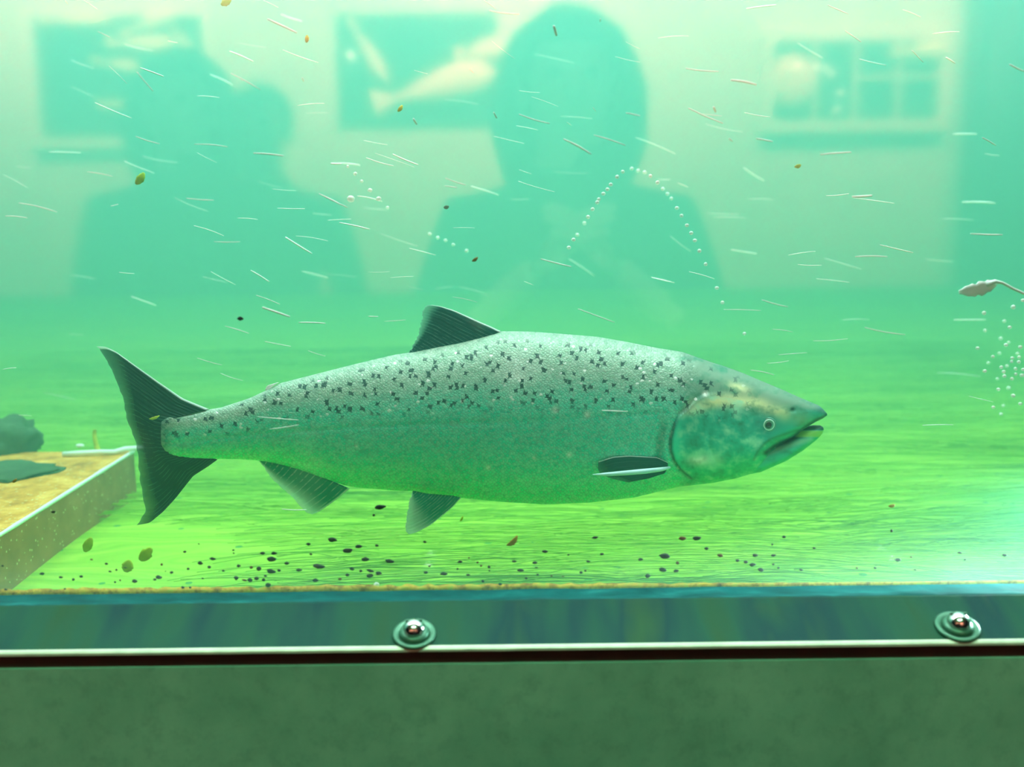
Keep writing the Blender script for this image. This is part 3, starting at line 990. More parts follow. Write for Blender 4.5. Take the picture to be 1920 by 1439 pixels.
R = 1 / PXM
eye = disc_lathe('eye', [(0.01 * R, -3 * R), (13 * R, -3 * R), (14 * R, 0.5 * R), (13 * R, 2.4 * R), (10.6 * R, 1.4 * R), (8.6 * R, 2.8 * R), (6 * R, 3.6 * R), (0.01 * R, 4.2 * R)], ec, iris, salmon)
disc_lathe('eye_ring', [(8.2 * R, 2.4 * R), (8.8 * R, 3.9 * R), (10.2 * R, 3.9 * R), (11 * R, 1.5 * R)], ec, plain('pale_eye_ring', (0.55, 0.92, 0.80), 0.3), eye)
disc_lathe('pupil', [(6.2 * R, 3.2 * R), (5.8 * R, 4.0 * R), (4 * R, 4.9 * R), (0.01 * R, 5.4 * R)], ec + Vector((-0.5 * R, 0, -0.5 * R)), pup, eye)

# ------------------------------------------------------------------ ordinals for labels
ORD = 'first second third fourth fifth sixth seventh eighth ninth tenth eleventh twelfth thirteenth fourteenth fifteenth sixteenth seventeenth eighteenth nineteenth twentieth'.split()


def ordinal(i):
    if i < 20: return ORD[i]
    return 'twenty-' + ORD[i - 20] if i < 29 else 'thirtieth' if i == 29 else 'thirty-' + ORD[i - 30]


def zoned(items, zone, head, key=lambda it: it[0]):
    """labels that count from the left within a zone of the picture"""
    zs = {}
    for i, it in enumerate(items):
        zs.setdefault(zone(it), []).append(i)
    lab = [None] * len(items)
    for z, ids in zs.items():
        ids.sort(key=lambda i: key(items[i]))
        for k, i in enumerate(ids):
            tail = f', {ordinal(k)} from left' if len(ids) > 1 else ''
            lab[i] = f'{head(items[i])} {z}{tail}'
    return lab


# ------------------------------------------------------------------ white trails of moving particles, built as solid slivers
RAW = []


def add(ox, oy, sc, rows):
    for r in rows.split(';'):
        p = [float(q) for q in r.split()]
        if p:
            RAW.append((ox + p[0] / sc, oy + p[1] / sc, ox + p[2] / sc, oy + p[3] / sc, p[4] / sc, int(p[5])))


# x0 y0 x1 y1 width grade(3 bright near the pane, 2 middling, 1 faint and deeper)
add(0, 0, 3, '1505 108 1670 185 10 3;1580 80 1700 120 8 1;550 178 620 210 4 3;470 0 548 52 4 2;368 5 382 22 5 2;770 405 862 515 5 3;790 382 920 430 8 2;612 370 715 472 3 2;1297 412 1465 505 5 3;1290 288 1425 347 8 2;1590 280 1790 352 5 2;535 578 740 665 6 2;400 488 530 545 3 1;763 768 897 810 5 3;1093 812 1280 827 5 3;1425 862 1595 877 8 3;1672 594 1825 582 4 2;1720 638 1850 637 2 1;275 855 455 860 6 1;490 967 632 992 4 3;700 908 868 975 5 1;105 1142 320 1194 5 3;30 1216 153 1227 5 3;622 1160 665 1149 4 3;1047 1116 1203 1127 5 3;1110 860 1220 915 3 2;1795 1090 1920 1152 5 3;1560 1172 1715 1175 5 2;1090 1270 1260 1328 5 2;1203 1360 1350 1361 4 3;1605 1335 1755 1428 11 2;1700 438 1707 458 6 3;945 230 998 240 4 3;1110 540 1235 550 4 2;700 248 860 285 5 1;1180 420 1310 480 8 1;1340 240 1500 268 2 1;20 985 155 1058 3 1;1860 920 1920 922 10 2;90 935 175 945 3 1;1480 1 1565 42 3 2;400 338 530 385 4 1;1335 1228 1450 1236 4 2;1530 1063 1665 1073 3 2;1450 1020 1590 1060 2 1;1665 1328 1845 1357 4 2;980 1112 1170 1190 3 1;800 880 1000 915 3 1')
add(560, 0, 3, '1040 0 1110 52 4 2;1072 60 1242 80 6 3;1435 145 1450 200 15 3;1698 105 1695 122 6 3;1088 233 1215 330 3 2;1780 318 1920 350 4 2;1840 235 1920 275 3 2;1240 510 1357 521 4 2;1310 545 1460 600 3 2;1240 643 1413 695 6 3;1225 708 1345 732 4 2;1098 768 1268 808 4 2;1097 632 1115 665 8 3;645 668 665 700 11 3;1490 783 1645 868 9 3;1660 760 1838 818 6 3;1842 636 1920 652 6 3;1508 687 1535 706 5 2;1655 605 1672 628 4 2;380 888 535 934 6 2;530 868 672 928 9 2;430 862 650 940 3 2;185 920 345 930 10 1;115 1090 275 1168 6 3;330 1103 470 1134 7 2;365 1170 505 1180 4 1;365 790 500 815 4 2;825 1003 940 1041 5 3;820 1046 890 1057 5 3;970 1048 1125 1098 8 1;1235 1020 1440 1080 4 2;1240 955 1310 980 4 2;228 1253 400 1291 8 2;162 1240 295 1233 4 2;868 1282 990 1283 3 2;623 1398 770 1436 6 2;460 1315 670 1385 3 1;1475 655 1650 668 3 1;820 560 1010 588 3 1;1330 305 1550 355 3 1;650 395 725 415 3 2;960 388 985 412 4 2;1430 965 1625 975 2 1;1190 1122 1295 1120 3 1;80 1200 185 1210 4 1')
add(0, 400, 3, '1185 328 1325 403 4 2;1410 322 1515 387 9 2;1475 530 1630 583 12 3;1680 615 1830 620 8 2;1265 635 1400 676 5 2;1490 722 1635 750 5 2;1732 773 1830 804 4 2;1110 815 1250 855 4 1;1238 900 1365 942 4 2;738 468 878 520 7 1;670 333 755 340 4 2;400 350 540 370 3 1;15 880 90 870 4 2;105 1137 178 1141 3 2;385 678 472 686 3 1;250 1010 425 1050 3 1;1440 462 1575 513 5 1;1695 325 1845 365 3 1;1140 357 1280 390 3 1')
add(560, 300, 4.364, '570 918 745 914 3 2;750 965 940 955 4 2;1115 1058 1260 1035 4 1;1260 1122 1460 1165 4 2;1310 1038 1550 1110 4 1;570 1280 650 1283 9 1;700 1322 875 1310 5 2;25 910 240 965 6 1;1845 995 1920 1025 6 2;230 935 470 960 3 1;900 1035 1020 1065 3 1')
add(1180, 0, 2.595, '570 43 715 25 7 2;965 25 1065 68 5 2;1330 47 1418 83 5 2;1050 150 1128 205 5 2;820 210 940 282 6 1;288 527 455 600 6 3;355 555 450 565 3 3;410 520 420 545 10 3;275 333 435 348 6 3;495 390 618 412 10 3;140 185 290 175 3 2;1120 288 1250 318 5 2;1375 245 1430 303 5 2;1475 165 1605 155 5 2;1540 280 1585 308 8 2;1850 313 1920 347 7 3;1718 670 1783 708 6 3;618 675 697 690 7 3;930 753 1080 741 7 3;485 675 502 688 6 3;1575 653 1690 653 9 1;1085 958 1180 952 11 3;958 953 1068 943 5 2;1090 963 1288 990 5 2;1620 985 1780 990 12 1;1660 1138 1815 1143 7 3;1220 1192 1380 1230 6 2;1100 1250 1255 1250 6 3;775 1242 905 1224 4 2;820 1288 935 1291 4 2;950 1258 1130 1312 4 1;910 1357 1070 1375 4 2;495 1215 620 1235 7 1;555 815 655 880 8 1;1525 1065 1675 1072 4 1;200 1150 300 1225 4 1;380 1038 535 1042 3 1;410 1058 565 1060 3 1;560 548 685 570 4 2;580 970 700 972 3 1;30 670 225 750 5 1;105 1350 220 1378 4 2;1730 748 1800 758 4 1;370 603 550 642 3 1;235 890 285 910 5 1;140 875 200 873 4 1')
add(1000, 280, 2.087, '895 590 995 617 4 3;1297 698 1455 726 4 3;1095 750 1230 742 3 1;30 430 148 460 5 3;175 625 318 678 4 2;850 865 942 884 4 2;140 430 240 497 5 1;465 503 553 523 4 2;610 480 708 508 4 2;1645 668 1770 668 7 1;1210 668 1315 667 3 1;745 628 890 632 3 1;1705 967 1800 990 3 2;1580 875 1750 890 4 1;935 705 1015 716 3 1;960 805 1070 797 3 1;915 838 1000 828 3 1;1535 430 1640 440 3 1')
add(0, 0, 1, '1128 770 1177 772 2.2 3;1730 798 1787 797 2 2;528 955 575 956 2 2;484 782 560 788 1.6 3;505 805 560 797 1.6 3')


def streak_zone(s):
    x, y = (s[0] + s[2]) / 2, (s[1] + s[3]) / 2
    row = 'near the top edge' if y < 95 else 'in the upper water' if y < 210 else 'halfway up the water' if y < 330 else 'in the lower open water' if y < 480 else 'level with the fish'
    col = 'over the tail tip' if x < 240 else 'over the tail stem' if x < 480 else 'left of the dorsal fin' if x < 770 else 'over the dorsal fin' if x < 960 else 'over the shoulder' if x < 1200 else 'over the head' if x < 1420 else 'past the snout' if x < 1680 else 'by the right edge'
    return f'{row} {col}'


slab = zoned(RAW, streak_zone, lambda s: {3: 'bright white trail', 2: 'thin pale trail', 1: 'faint pale trail'}[s[5]])
for s, lab in zip(RAW, slab):
    x0, y0, x1, y1, wd, g = s
    mid = ((x0 + x1) / 2, (y0 + y1) / 2)
    on_fish = 300 < mid[0] < 1560 and 560 < mid[1] < 1000
    yy = {3: rnd.uniform(0.03, 0.09), 2: rnd.uniform(0.08, 0.12) if on_fish else rnd.uniform(0.2, 0.42), 1: rnd.uniform(0.10, 0.13) if on_fish else rnd.uniform(0.6, 0.95)}[g]
    pts, rad = [], []
    bow = rnd.uniform(-1, 1) * 0.03 * math.hypot(x1 - x0, y1 - y0)
    nrm = Vector((-(y1 - y0), x1 - x0)).normalized()
    r = wd * 0.5 * {3: 1.25, 2: 1.15, 1: 1.1}[g] * (yy + 0.8) / F * 0.80
    for i in range(9):
        q = i / 8
        b = bow * math.sin(math.pi * q)
        pts.append(at_y(x0 + (x1 - x0) * q + nrm.x * b, y0 + (y1 - y0) * q + nrm.y * b, yy + 0.006 * (q - 0.5)))
        rad.append(r * (0.35 + 0.65 * math.sin(math.pi * (0.12 + 0.76 * q)) ** 0.6))
    v, f = [], []
    c = sum(pts, Vector()) / 9
    tube(v, f, [p - c for p in pts], rad, 6)
    o = from_pydata('particle_trail', v, f, M['trail'])
    o.location = c
    tag(o, lab, 'trail', 'white trails of particles in the current')

# ------------------------------------------------------------------ air bubbles
bm = bmesh.new()
bmesh.ops.create_icosphere(bm, subdivisions=3, radius=1.0)
bub_me = bpy.data.meshes.new('air_bubble')
bm.to_mesh(bub_me)
bm.free()
bub_me.materials.append(M['bubble'])
bub_me.polygons.foreach_set('use_smooth', [True] * len(bub_me.polygons))


def bubble(px, py, dpx, yy, label, group):
    o = bpy.data.objects.new('air_bubble', bub_me)
    COL.objects.link(o)
    o.location = at_y(px, py, yy)
    r = dpx / 2 * (yy + 0.8) / F
    o.scale = (r * rnd.uniform(0.95, 1.12), r, r * rnd.uniform(0.88, 1.0))
    return tag(o, label, 'bubble', group)


K = 2.087
arc_l = [(139, 385), (157, 354), (172, 335), (200, 290), (214, 265), (232, 235), (250, 208), (256, 196), (274, 174), (290, 157), (303, 138), (328, 108), (350, 88)]
arc_t = [(385, 76), (410, 84), (436, 90), (458, 105), (486, 130), (507, 155), (525, 175), (540, 193)]
arc_r = [(562, 230), (580, 260), (601, 298), (618, 328), (632, 357), (650, 398), (674, 450), (718, 543), (740, 600), (826, 722)]
for arc, nm, deep in ((arc_l, 'up the left side of the bubble arch', (2, 3)), (arc_t, 'along the top of the bubble arch from its left', (0, 1, 2, 5, 6, 7)), (arc_r, 'down the right side of the bubble arch', ())):
    for i, (x, y) in enumerate(arc):
        bubble(1000 + x / K, 280 + y / K, 7.5, 0.5 if i in deep else rnd.uniform(0.10, 0.2), f'small pale bubble, {ordinal(i)} {nm}', 'bubbles rising in an arch')
for i, (x, y, d, yy) in enumerate([(652.3, 312.3, 6, 0.2), (666, 326, 7, 0.2), (678, 340, 6, 0.3), (694, 357, 8, 0.2), (710, 373, 9, 0.15), (726.7, 389.3, 6, 0.4), (657.7, 373, 13, 0.18)]):
    bubble(x, y, d, yy, f'pale bubble, {ordinal(i)} down the chain left of the dorsal fin tip' if i < 6 else 'largest pale bubble beside the short chain above the dorsal fin', 'bubbles in a short chain')
for i, (x, y) in enumerate([(806, 439), (821, 446), (835.5, 451), (850, 459), (875, 470.5)]):
    bubble(x, y, 7, 0.55, f'faint bubble, {ordinal(i)} from the left in the faint chain above the dorsal fin', 'bubbles in a faint chain')
cl = '922 482 32 1;1168 432 36 1;1093 552 30 0;1138 603 28 1;930 630 30 0;1063 698 32 0;1107 752 32 1;1130 730 26 0;1228 770 30 1;868 779 28 1;1052 822 28 0;996 850 28 1;957 903 26 0;1160 862 28 1;1218 855 28 1;1155 893 26 1;1215 895 30 1;1068 940 28 1;1115 930 28 0;1187 953 28 1;928 972 30 1;1088 978 28 1;1093 1015 30 1;1190 998 26 1;1242 1008 34 1;1158 1037 30 1;1035 1037 26 0;1043 1127 30 1;1130 1115 32 0;1168 1180 34 1;1228 1248 30 1;1000 1277 28 1;1085 1265 28 0;1065 1335 28 0;1250 375 30 1;1252 960 28 1;1205 825 28 0'
CL = [(1640 + float(a.split()[0]) / 4.497, 480 + float(a.split()[1]) / 4.497, float(a.split()[2]) / 4.497, int(a.split()[3])) for a in cl.split(';')]
for b, lab in zip(CL, zoned(CL, lambda b: 'high in the swarm under the white leaf' if b[1] < 640 else 'in the upper middle of the right-edge swarm' if b[1] < 685 else 'in the dense middle of the right-edge swarm' if b[1] < 715 else 'at the foot of the right-edge swarm',
                            lambda b: 'round pale bubble' if b[3] else 'faint bubble')):
    bubble(b[0], b[1], b[2] * 1.1, rnd.uniform(0.05, 0.12) if b[3] else rnd.uniform(0.45, 0.6), lab, 'bubbles in the swarm at the right edge')


# ------------------------------------------------------------------ leaves and scraps in the water
def leaf(px, py, lpx, wpx, ang, yy, mat, label, name='leaf_scrap', curl=0.25):
    c = at_y(px, py, yy)
    k = (yy + 0.8) / F
    n = 12
    v, f = [], []
    ca, sa = math.cos(ang), math.sin(ang)
    for side in (-1, 1):
        for i in range(n + 1):
            q = i / n - 0.5
            hw = wpx * 0.5 * (math.sin(math.pi * (0.06 + 0.88 * i / n)) ** 0.8) * (1 + 0.35 * noise.noise(Vector((px, i * 0.7, 0))))
            for j in range(5):
                s = (j / 2 - 1) * hw
                x, z = q * lpx, s + curl * lpx * (q * q)
                v.append(Vector(((x * ca - z * sa) * k, side * 0.0006 - 0.12 * lpx * k * math.cos(q * 3) + 0.0015 * (j - 2) ** 2 * k * 10, (x * sa + z * ca) * k)))
    m = (n + 1) * 5
    for i in range(n):
        for j in range(4):
            a = i * 5 + j
            f.append((a, a + 1, a + 6, a + 5))
            f.append((m + a, m + a + 5, m + a + 6, m + a + 1))
    rim = [i * 5 for i in range(n + 1)] + [n * 5 + j for j in range(1, 5)] + [i * 5 + 4 for i in range(n - 1, -1, -1)] + [3, 2, 1]
    for a, b in zip(rim, rim[1:] + rim[:1]):
        f.append((a, b, b + m, a + m))
    o = from_pydata(name, v, f, mat)
    o.location = c
    return tag(o, label, 'leaf')


leaf(576, 73, 13, 7, 1.4, 0.12, M['yellow'], 'tiny yellow leaf scrap near the top edge over the tail stem')
leaf(264, 336, 26, 14, 0.9, 0.16, M['leaf'], 'blurred olive leaf scrap in the open water over the tail')
leaf(425, 4, 22, 13, 0.6, 0.3, M['leaf'], 'olive leaf scrap cut by the top edge of the view')
leaf(751, 204, 14, 7, 0.9, 0.2, M['yellow'], 'pale yellow leaf scrap in the upper water over the dorsal fin')
leaf(891, 487, 13, 6, 0.6, 0.08, M['brown_leaf'], 'small brown leaf scrap in mid water just over the dorsal fin')
leaf(1496, 312, 12, 7, 0.3, 0.12, M['leaf'], 'small olive leaf scrap in the water below the reflected window')
leaf(837, 389, 10, 7, 0.2, 0.3, M['rock'], 'dark blurred scrap in mid water over the dorsal fin')
leaf(962, 1016, 28, 10, 0.75, 0.03, M['brown_leaf'], 'curved brown leaf scrap on the glass below the belly', curl=0.4)
leaf(866, 973, 12, 4, 1.1, 0.05, M['leaf'], 'slim olive leaf scrap just right of the pelvic fin tip')
leaf(1672, 949, 12, 6, 0.2, 0.05, M['brown_leaf'], 'orange-brown leaf scrap against the green floor right of the snout')
leaf(274, 1040, 34, 22, 0.8, 0.05, M['leaf'], 'broad olive leaf scrap near the floor below the tail fin', curl=0.1)
leaf(240, 1062, 26, 22, 1.2, 0.045, M['leaf'], 'dull olive leaf scrap near the glass foot beneath the broad one', curl=0.1)
leaf(166, 1022, 32, 18, 1.1, 0.09, M['leaf'], 'faded olive leaf scrap at the foot of the ledge', curl=0.1)
leaf(290, 784, 20, 5, 0.3, 0.2, M['weed'], 'shred of yellow weed caught on the tail fin')
leaf(28, 902, 10, 5, 0.7, 0.03, M['brown_leaf'], 'brown leaf scrap on the glass before the golden ledge top')

# pale leaf with a stalk at the right edge
e = empty('stalked_leaf', at_y(1860, 540, 0.06), 'blurred whitish leaf on a thin stalk at the right edge', 'leaf')
lf = leaf(1834, 541, 72, 26, 0.25, 0.06, M['flake'], None, 'blade', curl=0.12)
del lf['category']
lf.parent = e
lf.location = lf.location - e.location
v, f = [], []
tube(v, f, [at_y(1850, 534, 0.056), at_y(1866, 528, 0.056), at_y(1880, 531, 0.056), at_y(1898, 541, 0.056), at_y(1920, 551, 0.056), at_y(1950, 566, 0.056)], [0.0020, 0.0018, 0.0013, 0.0012, 0.0012, 0.0012], 8)
from_pydata('stalk', v, f, M['flake'], e)

# ------------------------------------------------------------------ flecks stuck to the inner face of the glass
FL = []


def addf(ox, oy, sc, rows):
    for r in rows.split(';'):
        p = r.split()
        if p:
            FL.append((ox + float(p[0]) / sc, oy + float(p[1]) / sc, float(p[2]) / sc, float(p[3]) / sc, p[4] if len(p) > 4 else 'k'))


addf(0, 780, 4, '400 723 30 14;18 1128 16 12;685 1080 18 10 b;797 1112 20 14;825 1170 20 11;872 1158 14 14;940 1142 22 8;313 1187 32 18;455 1213 26 14;548 1230 17 19;607 1208 22 18;1008 1243 34 22;900 1235 12 12 b;862 1250 14 12;1190 1215 40 25;1285 1178 22 18;1160 1230 20 16;1385 1022 22 14;1490 962 10 8;1410 1150 18 15;1500 1108 34 22;1568 1137 22 18;1595 1075 40 18;1675 1165 18 13;1520 1222 15 10;1750 1010 16 12;1752 1032 12 10;1790 1128 10 10;1370 1290 22 16;1425 1290 16 14;42 1305 20 12;487 1300 14 10;1883 1138 10 12 b;1240 1168 8 8;1212 1118 14 18 b')
addf(440, 940, 6, '1635 72 100 45;1565 160 25 22;1098 440 80 40;828 488 42 28;1395 515 65 35;1270 562 90 50;1600 503 35 25;1470 658 75 40;1742 682 85 40;313 590 50 28;442 590 55 30;412 658 85 50;585 703 45 30;270 765 48 42;408 795 85 42;497 783 35 28;722 780 55 32;945 742 115 50;1320 768 45 30;1418 790 30 26;1527 788 70 30;1522 845 65 40;1620 818 58 38;1268 835 38 30;245 875 45 35;325 890 35 30;170 895 50 40;110 893 50 22 b;375 950 55 42;908 895 52 36;1185 880 38 25 b;185 750 32 28 b;43 732 35 30;15 870 45 40;857 600 28 22;345 845 35 20')
addf(640, 1000, 3.692, '578 62 18 14;585 275 26 18;710 285 44 22;822 200 28 16;805 250 12 12;883 173 10 10 b;878 292 24 14;943 205 14 12 b;968 228 14 12 b;1023 237 18 18;1025 262 12 10;980 335 18 16;1197 197 28 14;1240 260 40 18;1340 207 30 16;1350 240 18 8;1360 290 16 12;1280 315 18 12;1410 130 36 18;1572 152 14 9;1805 147 24 14;1710 198 26 12;1660 275 20 16;1690 262 14 12;1455 298 12 12 b;1535 302 16 7 b;1757 32 34 16;1100 355 20 14;610 230 16 14 b')
addf(1120, 980, 6, '960 185 65 40 b;1122 183 75 45;1230 297 38 28;760 385 100 50;740 538 75 42;888 550 50 30;568 605 50 38;1580 432 38 28;1672 450 42 30;1750 480 60 35;1842 538 55 42;488 420 45 28;905 460 35 30 b;1385 375 55 30 b')
addf(1400, 980, 3.692, '260 102 22 14;60 230 34 18;187 230 28 16;468 180 20 12;185 292 18 12;222 317 16 12;378 330 26 14;1050 262 38 20;1140 242 14 10 b;1477 212 26 12;1788 228 26 16;1512 260 14 10;890 317 18 10;1168 330 18 10;765 318 14 12 b;1005 60 14 18;178 155 10 14')
FL.append((450.5, 598, 9, 6, 'k'))


def fleck_zone(s):
    x, y = s[0], s[1]
    if y < 700: return 'alone in the water above the tail stem'
    row = 'in the higher row' if y < 1046 else 'in the middle row' if y < 1068 else 'in the lowest row'
    col = 'before the concrete ledge' if x < 215 else 'under the tail fin' if x < 330 else 'under the tail stem' if x < 490 else 'under the anal fin' if x < 620 else 'left of left bolt' if x < 745 else 'over left bolt' if x < 850 else 'under the belly' if x < 1000 else 'under the pectoral fin' if x < 1180 else 'under the gill cover' if x < 1330 else 'under the jaw' if x < 1480 else 'past the snout' if x < 1690 else 'over right bolt'
    return f'{row} on glass {col}'


flab = zoned(FL, fleck_zone, lambda s: 'brown fleck' if s[4] == 'b' else 'large black fleck' if s[2] > 10 else 'small black fleck' if s[2] > 4.5 else 'tiny black fleck')
for i, (s, lab) in enumerate(zip(FL, flab)):
    px, py, wx, hy, kc = s
    yy = GLASS_T + 0.0004
    c = at_y(px, py, yy)
    k = (yy + 0.8) / F
    bm = bmesh.new()
    bmesh.ops.create_icosphere(bm, subdivisions=2, radius=1.0)
    tilt = rnd.uniform(-0.1, 0.25)
    for w_ in bm.verts:
        n_ = w_.co.normalized()
        d = 1 + 0.35 * noise.noise(n_ * 1.6 + Vector((i * 1.7, 0, 0)))
        sx = 1 - 0.25 * max(0, n_.x)
        w_.co = Vector((n_.x * wx * 0.64 * d * k, n_.y * min(wx, hy) * 0.30 * d * k, n_.z * hy * 0.64 * d * sx * k))
        w_.co = Matrix.Rotation(tilt, 3, 'Y') @ w_.co
        w_.co.y += min(wx, hy) * 0.30 * k
    o = from_bm('algae_fleck', bm, M['brown' if kc == 'b' else 'fleck'], smooth=True)
    o.location = c
    tag(o, lab, 'fleck', 'dark flecks stuck on the lower glass' if py > 700 else None)
c = at_y(705, 1099, GLASS_T + 0.001)
box_o = from_bm('paint_flake', blob((0, 0.002, 0), (0.0024, 0.0012, 0.0022), 5.0, 0.35, 3, 1.2), M['flake'], smooth=True)
box_o.location = c
tag(box_o, 'tiny white flake in the rusty scum above the left bolt', 'flake')

# ------------------------------------------------------------------ underwater lamp at the lower right
lp = Vector((0.62, 0.16, 0.06))
aim = (Vector((0.31, -0.006, 0.002)) - lp).normalized()
e = empty('underwater_lamp', lp, 'small round underwater lamp beyond the right of the pane, aimed at its foot', 'lamp')
e.rotation_euler = aim.to_track_quat('-Y', 'Z').to_euler()
vv, ff = lathe([(0.0, -0.03), (0.018, -0.03), (0.022, 0.0), (0.019, 0.004), (0.015, 0.002), (0.0, 0.002)], 32)
o = from_pydata('housing', vv, ff, M['washer'])
o.parent = e
lm = NT('lamp_lens')
lens_m = lm.surface(lm.n('ShaderNodeEmission', {'Color': (0.6, 1, 0.95, 1), 'Strength': 6.0}).outputs[0])
vv, ff = lathe([(0.0148, 0.002), (0.014, 0.004), (0.010, 0.008), (0.0001, 0.010)], 32)
o = from_pydata('lens', vv, ff, lens_m)
o.parent = e
light('lamp_beam', 'SPOT', lp + aim * 0.02, aim.to_track_quat('-Z', 'Y').to_euler(), 42.0, (0.72, 1.0, 1.0), (0.012, 0), spot=40)

# ------------------------------------------------------------------ the visitors' room seen only as a reflection
YB = -2.6
plaster = concrete_mat('warm_plaster', (0.56, 0.44, 0.36), (0.64, 0.52, 0.44), 2.0, 0.9, 0.1)
darkp = plain('unlit_wall_dark', (0.008, 0.016, 0.018), 0.6)
roomf = concrete_mat('room_floor', (0.02, 0.025, 0.025), (0.035, 0.04, 0.04), 3.0)
box_obj('wall_back', (-2.7, YB - 0.1, -1.05), (2.7, YB, 1.62), plaster, kind='structure')
box_obj('floor_1', (-2.7, YB, -1.15), (2.7, -0.03, -1.05), roomf, kind='structure')
box_obj('ceiling', (-2.7, YB, 1.62), (2.7, 0.0, 1.7), M['concrete'], kind='structure')


zw = mirror(1500, 540, YB).z
box_obj('added_unlit_wall', (-2.7, YB + 0.001, -1.05), (2.7, YB + 0.03, zw), darkp, kind='structure')  # dark panel added for the unlit lower wall, keeps its reflection dark


def mrect(x0, y0, x1, y1, y):
    a, b = mirror(x0, y1, y), mirror(x1, y0, y)
    return a.x, a.z, b.x, b.z


def frame_obj(name, x0, z0, x1, z1, w_, y0, y1, mat, parent=None):
    bm = bmesh.new()
    box(bm, (x0 - w_, y0, z0 - w_), (x1 + w_, y1, z0))
    box(bm, (x0 - w_, y0, z1), (x1 + w_, y1, z1 + w_))
    box(bm, (x0 - w_, y0, z0), (x0, y1, z1))
    box(bm, (x1, y0, z0), (x1 + w_, y1, z1))
    return from_bm(name, bm, mat, parent)


pale_frame = plain('pale_frame', (0.80, 0.62, 0.50), 0.6)
salmon_pink = plain('pink_print', (0.95, 0.55, 0.42), 0.7)
cream = plain('cream_print', (0.95, 0.72, 0.42), 0.7)
bulb_m = NT('warm_bulb')
bulb_mat = bulb_m.surface(bulb_m.n('ShaderNodeEmission', {'Color': (1, 0.55, 0.35, 1), 'Strength': 12.0}).outputs[0])
# right-hand display window with bars
x0, z0, x1, z1 = mrect(1447, 75, 1762, 228, YB)
e = empty('display_case', ((x0 + x1) / 2, YB, z0), 'barred display case on the back wall, reflected at upper right', 'display case')
box_obj('backing', (x0, YB, z0), (x1, YB + 0.01, z1), darkp, e)
frame_obj('frame', x0, z0, x1, z1, 0.035, YB, YB + 0.03, pale_frame, e)
for px in (1527, 1603, 1684):
    xb = mirror(px, 150, YB).x
    box_obj('bar', (xb - 0.006, YB + 0.01, z0), (xb + 0.006, YB + 0.025, z1), pale_frame, e)
zb = mirror(1700, 145, YB).z
box_obj('shelf', (mirror(1605, 150, YB).x, YB + 0.01, zb - 0.005), (x1, YB + 0.03, zb + 0.005), pale_frame, e)


def disk(name, px, py, rx, rz, mat, y, parent=None, th=0.012):
    c_ = mirror(px, py, y)
    vv, ff = lathe([(0.001, 0.0), (1.0, 0.0), (1.0, -th * 0.6), (0.9, -th), (0.001, -th)], 40)
    k = (0.8 - y) / F
    return from_pydata(name, [Vector((p[0] * rx * k, p[1], p[2] * rz * k)) + c_ for p in vv], ff, mat, parent)


def fish_shape(name, px, py, lx, hz, ang, mat, y, parent=None):
    """small flat-backed model fish fixed to a board"""
    c_ = mirror(px, py, y)
    k = (0.8 - y) / F
    v_, f_ = [], []
    n = 18
    prof = [0.02, 0.5, 0.8, 0.95, 1, 1, 0.97, 0.92, 0.85, 0.76, 0.66, 0.55, 0.44, 0.33, 0.24, 0.2, 0.4, 0.62, 0.75]
    for i in range(n + 1):
        q = i / n - 0.5
        for j in range(8):
            a = 2 * math.pi * j / 8
            x, z = -q * lx, prof[i] * hz * math.cos(a)
            v_.append(Vector(((x * math.cos(ang) - z * math.sin(ang)) * k, prof[i] * hz * 0.35 * k * math.sin(a) * (0.3 if i > 15 else 1) + 0.01, (x * math.sin(ang) + z * math.cos(ang)) * k)) + c_)
    for i in range(n):
        for j in range(8):
            f_.append((i * 8 + j, i * 8 + (j + 1) % 8, (i + 1) * 8 + (j + 1) % 8, (i + 1) * 8 + j))
    f_ += [tuple(range(8)), tuple(n * 8 + j for j in range(8))[::-1]]
    return from_pydata(name, v_, f_, mat, parent)


disk('pink_print', 1487, 150, 40, 46, salmon_pink, YB + 0.012, e)
tag(fish_shape('model_fish', 1725, 95, 100, 17, 0.05, cream, YB + 0.03), 'cream model fish on the barred display case', 'model fish')
for i, (px, py) in enumerate([(1497, 121), (1535, 123), (1551, 127), (1562, 137), (1578, 173), (1571, 204)]):
    o = from_bm('fairy_bulb', blob(mirror(px, py, YB + 0.04), (0.006, 0.006, 0.006), 1.0, 0.02, 2), bulb_mat, smooth=True)
    tag(o, f'small warm bulb, {ordinal(i)} from the left on the string before the barred case' if i < 4 else ('small warm bulb, upper of two hanging at the string end' if i == 4 else 'small warm bulb, lowest on the string end'), 'bulb', 'string of small warm bulbs')
# left board with model fish
x0, z0, x1, z1 = mrect(80, 30, 380, 260, YB)
e = empty('display_board', ((x0 + x1) / 2, YB, z0), 'dark framed board with model fish, reflected at upper left', 'display board')
box_obj('panel', (x0, YB, z0), (x1, YB + 0.01, z1), darkp, e)
frame_obj('frame', x0, z0, x1, z1, 0.03, YB, YB + 0.025, pale_frame, e)
for i, (px, py, lx, hz, an) in enumerate([(140, 38, 130, 10, 0.02), (280, 42, 110, 12, 0.35), (265, 82, 130, 16, -0.05), (340, 75, 60, 9, -1.0), (222, 122, 100, 10, -0.15), (268, 142, 90, 12, -0.55), (225, 197, 80, 12, 0.0), (380, 157, 36, 9, 0.0)]):
    tag(fish_shape('model_fish', px, py, lx, hz, an, cream, YB + 0.022), f'cream model fish, {ordinal(i)} down the dark board at upper left', 'model fish', 'model fish on the dark board')
